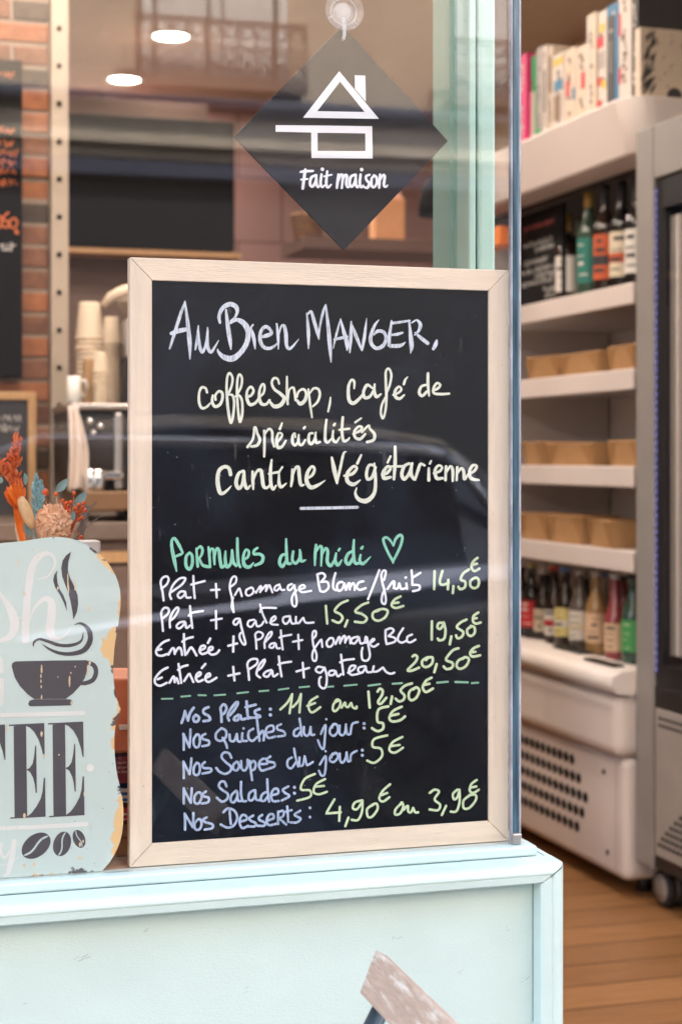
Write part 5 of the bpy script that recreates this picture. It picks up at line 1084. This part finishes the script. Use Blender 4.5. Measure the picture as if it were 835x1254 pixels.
# coffee counter
yc = 3.62
ctr = empty('coffee_counter', (0, yc, 0), 0, 'dark service counter under the coffee machine', 'counter')
zc_ = at(120, 640, yc).z
b = MB(); b.box(-.9, 1.35, .03, .62, 0, zc_ - .04); b.build('cabinet', M['brown'], ctr)
b = MB(); b.box(-.92, 1.37, .0, .64, zc_ - .039, zc_); b.build('worktop', mat('worktop', (.20, .15, .125), .35, var=.2, scale=20), ctr, bevel=.004)
b = MB(); b.box(-.9, 1.35, .012, .029, zc_ - .09, zc_ - .065); b.build('trim', M['oak'], ctr)
for k in range(5):
    b = MB(); b.box(-.88 + k * .45, -.46 + k * .45, .012, .029, .06, zc_ - .10); dr = b.build('door', M['brown'], ctr, bevel=.004)
    b = MB(); b.box(-.62 + k * .45, -.50 + k * .45, -.006, .0115, zc_ - .15, zc_ - .135); b.build('handle', M['steel'], dr)

ya = 3.70
cm = empty('espresso_machine', (0, ya, 0), 0, 'steel espresso machine with a dark glossy front beneath the paper cups', 'coffee machine')
def bx(u0, u1, v0, v1, y): p, q_ = at(u0, v1, y), at(u1, v0, y); return p.x, q_.x, p.z, q_.z
x0, x1, za, zb = bx(88, 215, 503, 626, ya)
zmt = zb
b = MB(); b.box(x0, x1, .03, .40, za + .045, zb - .001); b.build('body', M['dark_metal'], cm, bevel=.006)
b = MB(); b.box(x0 - .004, x1, -.0, .42, zb, zb + .016); b.build('cup_tray', M['steel'], cm, bevel=.005)
b = MB(); a_ = bx(140, 150, 505, 600, ya); b.box(a_[0], a_[1], .0, .029, a_[2], a_[3]); b.build('pillar', M['steel'], cm, bevel=.005)
b = MB(); a_ = bx(100, 140, 512, 575, ya); b.box(a_[0], a_[1], .01, .029, a_[2], a_[3]); b.build('front_glass', mat('smoked_front', (.05, .042, .04), .08), cm)
b = MB(); a_ = bx(100, 150, 576, 588, ya); b.box(a_[0], a_[1], -.02, .029, a_[2], a_[3]); b.build('spout_bar', M['chrome'], cm, bevel=.006)
for u in (108, 118):
    b = MB(); p = at(u, 585, ya); b.lathe([(.012, -.035), (.016, -.02), (.018, 0), (.014, .018)], (p.x, -.015, p.z), 14); b.build('spout', M['chrome'], cm)
for (u, v) in ((110, 516), (123, 522), (114, 530)):
    b = MB(); p = at(u, v, ya); b.ball((p.x, .0, p.z), .0085, 12); b.build('knob', M['chrome'], cm)
b = MB(); a_ = bx(100, 158, 606, 624, ya); b.box(a_[0], x1, -.05, .40, za + .002, za + .045); b.build('drip_tray', mat('drip_tray', (.22, .12, .06), .4), cm, bevel=.004)

# paper cups stacked upside down on the tray
def cup_proto():
    root = empty('paper_cup', (0, 0, 0), 0, 'cream paper cup turned upside down in the tall stack on the coffee machine', 'paper cup', 'paper cups in the tall stack')
    b = MB(); b.lathe([(.0001, .108), (.027, .108), (.0285, .110), (.030, .106), (.0405, .006)], n=20, cap=False); b.build('wall', M['cup'], root)
    b = MB(); b.lathe([(.0395, .0), (.0425, .001), (.043, .004), (.0425, .007), (.0405, .007)], n=20, cap=False); b.build('rim', M['cup_rim'], root)
    return root
proto = cup_proto(); placed = 0
def stack(u, y, zbase, vtop, sc, lb, grp, pitch=.0145):
    global placed
    x = at(u, 500, y).x; ztop = at(u, vtop, y).z; n = max(1, int(round((ztop - zbase - .11 * sc) / (pitch * sc))) + 1)
    for k in range(n):
        o = proto if placed == 0 else copy_tree(proto); placed += 1
        o.location = (x + random.uniform(-.0012, .0012) , y, zbase + .0005 + k * pitch * sc); o.scale = (sc, sc, sc); o['label'] = lb; o['group'] = grp
zt = zmt + .0165
stack(110, ya + .20, zt, 373, .82, 'cream paper cup turned upside down in the tallest stack on the coffee machine', 'paper cups in the tallest stack')
stack(122.5, ya + .07, zt, 432, .44, 'small white espresso cup turned over in the short front stack', 'espresso cups in the short stack')
stack(136, ya + .32, zt, 388, .62, 'paper cup turned upside down in the shaded stack behind the others', 'paper cups in the shaded stack')
b = MB(); a_ = bx(104, 114, 440, 503, ya + .1); b.box(a_[0], a_[1], ya + .10, ya + .14, zt, a_[3]); tag(b.build('wooden_paddle', M['oak'], bevel=.002), 'upright orange wooden paddle between the cup stacks', 'wooden holder')
mg = empty('mug', tuple(at(90, 505, ya + .05)[:2]) + (zt,), 0, 'white mug with its handle out at the edge of the coffee machine', 'mug')
b = MB(); b.lathe([(.0001, .0), (.013, 0), (.015, .004), (.0155, .062), (.0142, .062), (.0137, .006), (.0001, .005)], n=20); b.build('body', M['ceramic'], mg)
b = MB(); b.tube([(.0145, 0, .052), (.026, 0, .053), (.031, 0, .036), (.026, 0, .018), (.0145, 0, .016)], .0034, 8); b.build('handle', M['ceramic'], mg)
# hanging cloth
cl = MB(); y_ = ya - .012; rows = []
cols = [(84, 500), (90, 497), (97, 503), (103, 530), (108, 556), (107, 600), (100, 598), (92, 600), (84, 598)]
NU, NV = 16, 20
for j in range(NV + 1):
    v = 496 + 104 * j / NV; t = j / NV
    ua = 84 + 1.5 * math.sin(t * 4); ub = 96 + 12.5 * min(1, max(0, (t - .08) / .45)) ** .8 - 2 * max(0, t - .75)
    for i in range(NU + 1):
        s = i / NU; p = at(ua + (ub - ua) * s, v + 2 * math.sin(s * 9), y_ - .006 - .006 * math.sin(s * 13 + t * 2) - .012 * math.sin(t * 3.1)); cl.v.append(tuple(p))
for j in range(NV):
    for i in range(NU): k = j * (NU + 1) + i; cl.face([k, k + 1, k + NU + 2, k + NU + 1], True)
o = cl.build('towel', M['cloth']); sm_ = o.modifiers.new('thick', 'SOLIDIFY'); sm_.thickness = .003
tag(o, 'white cloth hanging over the side of the coffee machine', 'towel')

# grinder behind the chalkboard edge
gr = empty('coffee_grinder', tuple(at(166, 600, 3.98)[:2]) + (zc_,), 0, 'tall coffee grinder with a cream and orange lever, half hidden by the chalkboard', 'coffee grinder')
zg = lambda v: at(156, v, 3.98).z - zc_
b = MB(); b.box(-.035, .09, -.05, .10, .0, zg(440)); b.build('body', M['black'], gr, bevel=.006)
b = MB(); b.box(-.034, .09, -.055, .10, zg(440) + .001, zg(392)); b.build('collar', M['steel'], gr, bevel=.006)
b = MB(); b.lathe([(.045, zg(391)), (.075, zg(372)), (.078, zg(366)), (.0001, zg(364))], (.03, 0.0, 0), 20); b.build('hopper', M['beige_metal'], gr)
b = MB(); b.tube([(-.092, -.09, zg(380)), (-.075, -.095, zg(369)), (-.05, -.10, zg(363)), (-.030, -.10, zg(360))], [.008, .012, .014, .014], 12); b.build('lever', M['cup'], gr)
b = MB(); b.tube([(-.0295, -.10, zg(360)), (.03, -.10, zg(357))], [.0155, .018], 12); b.build('lever_tip', M['orange'], gr)
b = MB(); b.box(-.024, -.014, -.0515, -.0505, zg(545), zg(485)); b.build('blue_display', emit('blue_display', (.05, .3, .6), .10), gr)

# pastry shelf, basket, hanging lamp, back counter to the right of the diamond
ysf = 5.1
b = MB(); a_ = bx(372, 560, 296, 303, ysf); b.box(a_[0], a_[1] + .5, ysf, ysf + .30, a_[2], a_[3]); tag(b.build('wall_shelf', mat('dark_shelf', (.14, .08, .06), .5)), 'dark wooden wall shelf below the black hanging lamp', 'shelf')
bk = empty('wicker_basket', tuple(at(386, 296, ysf)[:2]) + (a_[3] + .0006,), 0, 'small brown wicker basket on the dark wall shelf', 'basket')
b = MB()
for k in range(7): b.lathe([(.040 + .0025 * k, .012 * k), (.046 + .0025 * k, .012 * k + .006), (.040 + .0025 * k, .012 * k + .0115)], (.0, .1, 0), 18)
b.build('weave', mat('wicker', (.22, .11, .05), .8, var=.3, scale=60), bk)
b = MB(); b.lathe([(.0001, .05), (.045, .05), (.03, .085), (.0001, .095)], (0, .1, 0), 14); b.build('bread', mat('bread_crust', (.55, .22, .08), .6, var=.25, scale=30), bk)
pb = empty('paper_bag', tuple(at(486, 296, ysf)[:2]) + (a_[3] + .0006,), 0, 'pale orange paper bag standing on the dark wall shelf', 'paper bag')
b = MB(); b.box(-.055, .055, .08, .14, 0, .15); b.build('body', mat('orange_paper', (.72, .36, .17), .7, var=.1), pb, bevel=.006)
b = MB(); b.prism([(-.052, .1505), (.052, .1505), (.045, .172), (-.045, .172)], .10, .12); b.build('folded_top', mat('pink_paper', (.75, .50, .42), .7), pb)
hl = empty('pendant_lamp', tuple(at(536, 240, 4.6)), 0, 'black pendant lamp hanging behind the door post', 'lamp')
b = MB(); b.lathe([(.060, -.06), (.058, -.02), (.05, .02), (.03, .05), (.012, .065)], n=24); o = b.build('shade', M['black_soft'], hl); s_ = o.modifiers.new('thick', 'SOLIDIFY'); s_.thickness = .002
b = MB(); b.tube([(0, 0, .06), (0, 0, ZCEIL - hl.location.z - .001)], .003, 6); b.build('cord', M['black_soft'], hl)

# orange block on the fridge's far end, seen between post and pane edge
oc = MB(); a_ = fa(618, .05); oc.box(.03, .09, a_ - .005, a_ + .20, Z1[0] + .215, Z1[0] + .272, FM); tag(oc.build('orange_sign', M['orange'], bevel=.002), 'bright orange sign strip under the fridge canopy beside the door post', 'sign')

# ------------------------------------------------------------------ ceiling downlights
M['ring'] = mat('lamp_ring', (.7, .65, .58), .5)
def downlight_proto():
    root = empty('ceiling_downlight', (0, 0, 0), 0, 'x', 'ceiling light', 'round ceiling downlights')
    b = MB(); b.lathe([(.0665, -.0010), (.070, -.006), (.086, -.006), (.090, -.001), (.090, -.0002)], n=28, cap=False); b.build('ring', M['ring'], root)
    b = MB(); b.lathe([(.0001, -.0012), (.066, -.0012)], n=28); b.build('lens', M['lamp'], root, fix=False)
    return root
dp = downlight_proto(); spots = []
def onceil(u, v):
    t = (ZCEIL - ZC) * FPX / (HZ - v); r = (u - 417) / FPX; return cam2w(r * t, t)
s1, s2, s3 = onceil(209, 44), onceil(152, 97), onceil(622, 127)
spots = [(s1, 'round lit ceiling downlight above the black panel, the brighter of the two'), (s2, 'round lit ceiling downlight nearer the brick pier'), (s3, 'round lit ceiling downlight glimpsed between door post and pane edge')]
for x, y in ((-.6, 2.9), (.45, 2.7), (1.1, 2.5), (-1.9, 4.4), (-.7, 4.9), (.40, 3.7), (.35, 4.9), (1.15, 5.2), (1.2, 3.9)):  # downlights added out of view to brighten the shop and fridge
    spots.append((Vector((x, y, 0)), 'added unseen ceiling downlight lighting the shop floor and fridge'))
for i, (p, lb) in enumerate(spots):
    o = dp if i == 0 else copy_tree(dp); o.location = (p.x, p.y, ZCEIL); o['label'] = lb
    l = bpy.data.lights.new('downlight', 'AREA'); l.shape = 'DISK'; l.size = .14; l.energy = LAMP_W; l.color = (1.0, .84, .72)
    lo = bpy.data.objects.new('downlight_beam', l); COL.objects.link(lo); lo.location = (p.x, p.y, ZCEIL - .012)

# ================================================================== IN THE WINDOW: BOUQUET AND BOOKS
yv = 1.74
bq = empty('dried_flower_bouquet', tuple(at(52, 560, yv)[:2]) + (ZL,), 0, 'dried bouquet of orange, peach and blue flowers behind the coffee sign', 'bouquet')
O_ = bq.location
def L3(u, v, dy=0.0): p = at(u, v, yv + dy); return Vector((p.x - O_.x, p.y - O_.y, p.z - O_.z))
ztv = L3(52, 705).z
b = MB(); b.lathe([(.0001, .0), (.032, .0), (.042, .03), (.045, ztv * .5), (.034, ztv * .88), (.038, ztv), (.034, ztv), (.030, ztv * .86)], n=24); b.build('vase', M['ceramic'], bq)
FL = {'orange': mat('petal_orange', (.85, .19, .02), .6, var=.2, scale=60), 'red': mat('petal_red_orange', (.62, .13, .03), .6, var=.3, scale=60), 'blue': mat('leaf_blue', (.28, .53, .61), .6, var=.2, scale=80), 'peach': mat('petal_peach', (.95, .70, .52), .7, var=.06, scale=90), 'tail': mat('bunny_tail', (.66, .45, .25), .9, var=.15, scale=120), 'berry': mat('berry', (.68, .10, .02), .35, var=.1), 'grey': mat('dry_grey', (.28, .27, .25), .9, var=.2), 'straw': mat('dry_straw', (.50, .33, .20), .9)}
base = lambda: Vector((random.uniform(-.012, .012), random.uniform(-.012, .012), ztv * .9))
def leafblade(mb, p0, p1, wd, curl=.0, n=6, tilt=0.0):
    d = (p1 - p0); ln = d.length; dn = d.normalized(); side = dn.cross(Vector((math.sin(tilt), -math.cos(tilt), 0))).normalized(); nrm = side.cross(dn)
    L_, R_, C_ = [], [], []
    for i in range(n + 1):
        t = i / n; wv = wd * math.sin(math.pi * min(1, t * .93 + .05)) ** .8; c = p0 + d * t + nrm * curl * math.sin(t * 3.1) * ln
        L_.append(c + side * wv / 2 + nrm * wv * .15); R_.append(c - side * wv / 2 + nrm * wv * .15); C_.append(c)
    for i in range(n):
        k = len(mb.v); mb.v += [tuple(q_) for q_ in (L_[i], C_[i], R_[i], L_[i + 1], C_[i + 1], R_[i + 1])]
        mb.face([k, k + 1, k + 4, k + 3], True); mb.face([k + 1, k + 2, k + 5, k + 4], True)
rb = random.Random(21)
# tall red-orange plume at the back
b = MB()
for k in range(150):
    t = k / 150; u = 21 - 4 * math.sin(t * 3) + rb.uniform(-9, 9) * (1 - .6 * t); v = 614 - 74 * t + rb.uniform(-3, 3)
    p = L3(u, v, .09 + rb.uniform(-.01, .01)); leafblade(b, p, p + Vector((rb.uniform(-.006, .006), rb.uniform(-.004, .004), rb.uniform(.004, .012))), .0036, .15, 4, rb.uniform(-1.4, 1.4))
for k in range(46):
    p = L3(rb.uniform(-8, 11), rb.uniform(562, 584), .09); leafblade(b, p, p + Vector((rb.uniform(-.008, .008), 0, rb.uniform(.000, .009))), .0034, .1, 4, rb.uniform(-1, 1))
b.build('plume', FL['red'], bq, fix=False)
b = MB(); b.tube([base(), L3(20, 650, .06), L3(20, 612, .09)], .0016, 6); b.build('stem', FL['straw'], bq)
# spiky orange bloom
b = MB()
c0 = L3(20, 614, -.01)
for k in range(26):
    a = rb.uniform(-1.15, 1.15); tip = L3(19 + 14.5 * math.sin(a) + rb.uniform(-1, 1), 612 - 24 * math.cos(a) * rb.uniform(.75, 1.05), -.012 + rb.uniform(-.02, .02)); leafblade(b, c0 + Vector((rb.uniform(-.003, .003), rb.uniform(-.004, .004), -.006)), tip, .0052, .06, 5, a * .6 + rb.uniform(-.5, .5))
b.build('bloom', FL['orange'], bq, fix=False)
b = MB()
for du in (-1.5, 1.5): leafblade(b, L3(28 + du, 664, -.01), L3(18 + du, 612, -.01), .007, .03, 8, .2)
b.tube([base(), L3(28, 662, -.008), L3(18, 612, -.01)], .0022, 6); b.build('stem', FL['orange'], bq, fix=False)
# blue grassy spikes and blue leaves
for (u0, v0, u1, v1) in ((43, 632, 44.5, 584), (49, 628, 50, 592)):
    b = MB(); p0, p1 = L3(u0, v0, .0), L3(u1, v1, .0)
    for k in range(90):
        t = k / 90; c = p0 + (p1 - p0) * t; s = (-1) ** k; rr = .0055 * math.sin(math.pi * (t * .85 + .12)); leafblade(b, c, c + Vector((s * rr * rb.uniform(.6, 1.1), rb.uniform(-.004, .004), .0055)), .0021, .1, 3, rb.uniform(-1.2, 1.2))
    b.tube([base(), p0, p1], .0012, 6); b.build('blue_spike', FL['blue'], bq, fix=False)
for (u0, v0, u1, v1, wd) in ((69, 602, 81.5, 586.5, .0095), (90, 620, 105, 602, .0095), (82, 643, 91, 626, .0085), (36, 657, 29, 641, .009), (31, 594, 30, 579, .005), (-3, 592, 2, 584, .007)):
    b = MB(); leafblade(b, L3(u0, v0, -.005), L3(u1, v1, -.012), wd, .05, 8, .25); b.build('blue_leaf', FL['blue'], bq, fix=False)
b = MB()
for u, v in ((70, 602), (91, 619), (83, 642)): b.tube([base() + Vector((.01, 0, 0)), L3((52 + u) / 2 + 6, 664, 0), L3(u, v, -.005)], .0009, 6)
b.build('stem', FL['straw'], bq)
# bunny tail
b = MB(); Mt = Matrix.Rotation(R(-24), 4, 'Y'); c = L3(32, 627, -.02); b.ball(c, .0062, 14, (1, 1, 3.1), Matrix.Rotation(R(-22), 4, 'Y')); b.build('bunny_tail', FL['tail'], bq)
# peach hydrangea cluster
b = MB()
for k in range(170):
    a, e = rb.uniform(0, 6.28), rb.uniform(-1, 1); rr = math.sqrt(rb.random())
    u = 62 + 20 * rr * math.cos(a) + 3; v = 640 + 22 * rr * math.sin(a)
    if v > 664 or (u < 52 and v < 622): v = 640 + rb.uniform(-12, 20)
    dpt_ = -.030 * math.sqrt(max(0, 1 - rr * rr)) - .005; p = L3(u, v, dpt_)
    for j in range(5):
        aa = 2 * math.pi * j / 5 + a; tl = rb.uniform(.0030, .0046); leafblade(b, p, p + Vector((tl * math.cos(aa), -.0018 - rb.uniform(0, .0012), tl * math.sin(aa))), .0036, .15, 4, aa)
b.ball(L3(66, 642, .012), .0135, 10, (1.1, .9, 1.2)); b.build('peach_blossom', FL['peach'], bq, fix=False)
b = MB(); b.ball(L3(55, 603, .0), .0042, 8); b.build('bud', FL['berry'], bq)
b = MB(); bs = MB()
for (u, v) in ((68, 605), (90.5, 604), (77, 613), (81, 616), (83, 620), (79, 622), (84, 625), (93, 622), (96, 618), (102, 616), (101, 621), (104, 625), (98, 626), (94, 627), (100, 634), (93, 637), (97, 636), (99, 658), (94, 623), (86, 615)):
    p = L3(u, v, rb.uniform(-.02, .0)); b.ball(p, rb.uniform(.0018, .0025), 8); bs.tube([L3(88, 650, 0), (L3(88, 650, 0) + p) / 2 + Vector((0, .002, .004)), p], .0005, 5)
b.build('berries', FL['berry'], bq); bs.tube([base(), L3(80, 668, 0), L3(88, 650, 0)], .0011, 6); bs.build('berry_twig', FL['red'], bq)
b = MB()
for (u0, v0, u1, v1) in ((88, 662, 118, 614), (90, 664, 122, 633), (92, 662, 110, 628)):
    b.tube([base(), L3(u0, v0, .01), L3((u0 + u1) / 2 - 2, (v0 + v1) / 2 - 2, .01), L3(u1, v1, .01)], .0007, 5)
for k in range(60):
    t = rb.random(); p = L3(96 + 10 * t, 660 - 38 * t, .01); leafblade(b, p, p + Vector((rb.uniform(-.003, .008), 0, rb.uniform(.004, .009))), .0022, 0, 3)
b.build('grey_grass', FL['grey'], bq, fix=False)

# books and things stacked behind the sign, in the gap before the chalkboard
ybk = 1.650
def flatbook(u0, u1, v0, v1, y, dep, col, lb, marks=(), rot=0.0, name='book'):
    p, q_ = at(u0, v1, y), at(u1, v0, y); h = q_.z - p.z - .0006; wd = q_.x - p.x
    root = empty(name, (p.x, y, p.z + .0003), rot, lb, 'book', 'books lying in the shop window')
    b = MB(); b.box(0, wd, -.001, dep, 0, .002); b.box(0, wd, -.001, dep, h - .002, h); b.box(0, wd, -.003, -.001, 0, h); b.build('cover', col, root)
    b = MB(); b.box(.003, wd - .003, .0, dep - .003, .0021, h - .0021); b.build('pages', M['paper'], root)
    for c, z0, z1, f0, f1 in marks:
        b = MB(); b.box(wd * f0, wd * f1, -.0036, -.0031, h * z0, h * z1); b.build('spine_mark', c, root)
    return root
zsh = at(140, 1053, ybk).z
cb = empty('cardboard_box', (at(100, 1053, ybk).x, ybk, ZL - .0002), 0, 'brown cardboard box lowest in the pile behind the coffee sign', 'box')
wd = at(190, 1053, ybk).x - cb.location.x; hb = at(140, 1009, ybk).z - cb.location.z
b = MB(); b.box(0, wd, 0, .12, 0, hb * .55); b.build('tray', M['kraft'], cb, bevel=.001)
b = MB(); b.box(-.001, wd + .001, -.001, .121, hb * .56, hb); b.build('lid', M['kraft_in'], cb, bevel=.001)
flatbook(100, 188, 986, 1008.5, ybk, .12, BK['red'], 'red book lying just above the brown cardboard box', [(BK['white'], .1, .2, .1, .9), (BK['white'], .45, .6, .55, .75)])
flatbook(102, 186, 962, 985.5, ybk - .003, .12, mat('book_cobalt', (.01, .10, .42), .4), 'blue and white book between the two red ones in the window pile', [(BK['white'], .72, .98, .0, 1.0), (BK['white'], .3, .5, .52, .68), (BK['white'], .0, .1, .0, 1.0)])
wine = mat('book_wine', (.17, .012, .025), .4)
rt = flatbook(104, 184, 925, 961.5, ybk - .004, .13, wine, 'thick wine red book near the top of the window pile')
ik = Ink(ybk - .004 - .0032, (130, 820, 5.02)); 
rnd = random.Random(8); b = MB()
p = at(141, 932, ybk - .0075)
for v in (933, 938.5, 944): scribble(b, at(142, v, ybk).x - rt.location.x, at(158, v, ybk).x - rt.location.x, at(142, v, ybk).z - rt.location.z, .0026, -.0036, rnd, 'x')
b.build('lettering', mat('faded_print', (.55, .42, .40), .8), rt, fix=False)
ob = empty('orange_bag', (at(120, 924, ybk).x, ybk, at(140, 924.5, ybk).z), 0, 'orange leather pouch with a white tag on top of the window pile', 'pouch')
wd = at(180, 924, ybk).x - ob.location.x; hb = at(140, 832, ybk).z - ob.location.z
b = MB(); b.prism([(0, .0008), (wd, .0008), (wd * 1.02, hb * .45), (wd * .97, hb * .5), (wd * 1.0, hb * .93), (wd * .9, hb), (.0, hb * 1.02), (-.004, hb * .6), (.002, hb * .5), (-.003, hb * .4)], 0, .09); b.build('body', mat('orange_leather', (.72, .22, .10), .55, var=.12, scale=30, bump=.2), ob, bevel=.005, seg=3)
b = MB(); p = at(145, 893, ybk); b.box(p.x - ob.location.x, p.x - ob.location.x + .014, -.006, -.0008, p.z - ob.location.z, p.z - ob.location.z + .005); b.build('tag', M['ceramic'], ob, bevel=.0006)
# white gadget at the bouquet foot
wg = empty('white_receiver', tuple(at(110, 667, 1.80)), 0, 'small white boxy device behind the top of the coffee sign', 'device')
b = MB(); b.box(-.012, .012, 0, .03, -.03, .004); b.build('case', M['ceramic'], wg, bevel=.002)
b = MB(); b.lathe([(.0001, 0), (.0022, 0), (.0022, .001), (.0001, .001)], (-.006, -.0006, -.002), 12, MX); b.build('socket', M['black'], wg)
b = MB(); b.box(wg.location.x - .015, wg.location.x + .02, 1.79, 1.84, ZL, wg.location.z - .0305); tag(b.build('carton', M['white_shelf'], bevel=.001), 'pale carton supporting the small white device in the window', 'carton')

# ================================================================== FOLDING BISTRO CHAIR IN FRONT
M['whitewash'] = mat('whitewashed_wood', (.44, .33, .27), .7, var=.12, scale=14, stretch=(30, 3, 30), bump=.5, bscale=30)
def whitewash(m):
    n = m.node_tree; b = n.nodes['Principled BSDF']; src = b.inputs['Base Color'].links[0].from_socket
    tc = n.nodes.new('ShaderNodeTexCoord'); mp = n.nodes.new('ShaderNodeMapping'); mp.inputs['Scale'].default_value = (110, 16, 110); n.links.new(tc.outputs['Object'], mp.inputs[0])
    nz = n.nodes.new('ShaderNodeTexNoise'); nz.inputs['Scale'].default_value = 1; nz.inputs['Detail'].default_value = 7; nz.inputs['Roughness'].default_value = .7; n.links.new(mp.outputs[0], nz.inputs['Vector'])
    mr = n.nodes.new('ShaderNodeMapRange'); mr.inputs['From Min'].default_value = .52; mr.inputs['From Max'].default_value = .66; n.links.new(nz.outputs['Fac'], mr.inputs['Value'])
    mx = n.nodes.new('ShaderNodeMix'); mx.data_type = 'RGBA'; n.links.new(mr.outputs[0], mx.inputs[0]); n.links.new(src, mx.inputs[6]); mx.inputs[7].default_value = (.70, .66, .62, 1); n.links.new(mx.outputs[2], b.inputs['Base Color'])
whitewash(M['whitewash'])
M['chair_metal'] = mat('slate_blue_metal', (.035, .06, .085), .35)
P1 = at_t(459, 1163, 1.36); P2 = at_t(551, 1255.5, 1.1855); P3 = at_t(439.5, 1215.5, 1.345)
xd = (P2 - P1); xd.z = 0; xd.normalize(); lean = (P1 - P3); zd = (lean - xd * lean.dot(xd)); hsl = zd.length; zd.normalize(); yd = zd.cross(xd)
slatM = Matrix((xd, yd, zd)).transposed().to_4x4(); slatM.translation = P1
ch = empty('folding_chair', (P1.x, P1.y, -.10), 0, 'folding bistro chair, whitewashed back slat on a dark metal frame', 'chair')
inv = Matrix.Translation(-Vector((P1.x, P1.y, -.10)))
skew = (P1 - P3).dot(xd)
LSL = .40
b = MB()
def sp(x, y, z): return inv @ (slatM @ Vector((x, y, z)))
def slat(z0):
    h = hsl; b = MB(); k = skew
    pts_ = [(-k, -h), (LSL - k, -h), (LSL, 0), (0, 0)]
    for y in (0, .0125):
        for x, z in pts_: b.v.append(tuple(sp(x, y, z + z0)))
    b.face((0, 1, 2, 3)); b.face((7, 6, 5, 4))
    for i in range(4): j = (i + 1) % 4; b.face((j, i, 4 + i, 4 + j))
    o = b.build('back_slat', M['whitewash'], ch, bevel=.0012); return o
sgn = 1
slat(0); slat(-.16)
for xx in (.030, LSL - .03):
    top = slatM @ Vector((xx - .012, .0125 + .008, -.020)); dirn = zd.copy()
    foot = top + dirn * (-(top.z + .095) / dirn.z)
    b = MB(); b.tube([inv @ top, inv @ foot], .0075, 10); b.build('rear_frame', M['chair_metal'], ch)
    seatp = top + dirn * (-(top.z - .33) / dirn.z)
    nrm = Vector((yd.x, yd.y, 0)).normalized()
    f2 = seatp - nrm * .36; f2.z = .33; foot2 = foot - nrm * .0; 
    b = MB(); b.tube([inv @ seatp, inv @ f2], .007, 8); b.build('seat_rail', M['chair_metal'], ch)
    g2 = f2 - nrm * .08; g2.z = -.095
    b = MB(); b.tube([inv @ (f2 + nrm * .06), inv @ g2], .0075, 8); b.build('front_leg', M['chair_metal'], ch)
s0 = slatM @ Vector((.02, .02, -.02)); nrm = Vector((yd.x, yd.y, 0)).normalized()
base_s = s0 + zd * (-(s0.z - .342) / zd.z)
for k in range(6):
    c = base_s - nrm * (.03 + .062 * k); b = MB()
    A_ = c - xd * .01; 
    for zz_ in (0, .014):
        for dx_, dn_ in ((0, 0), (LSL - .02, 0), (LSL - .02, -.05), (0, -.05)): b.v.append(tuple(inv @ (Vector((A_.x, A_.y, .342 + zz_)) + xd * dx_ + nrm * dn_)))
    b.face((0, 1, 2, 3)); b.face((4, 7, 6, 5))
    for i in range(4): j = (i + 1) % 4; b.face((i, 4 + i, 4 + j, j))
    b.build('seat_slat', M['whitewash'], ch, bevel=.0015)
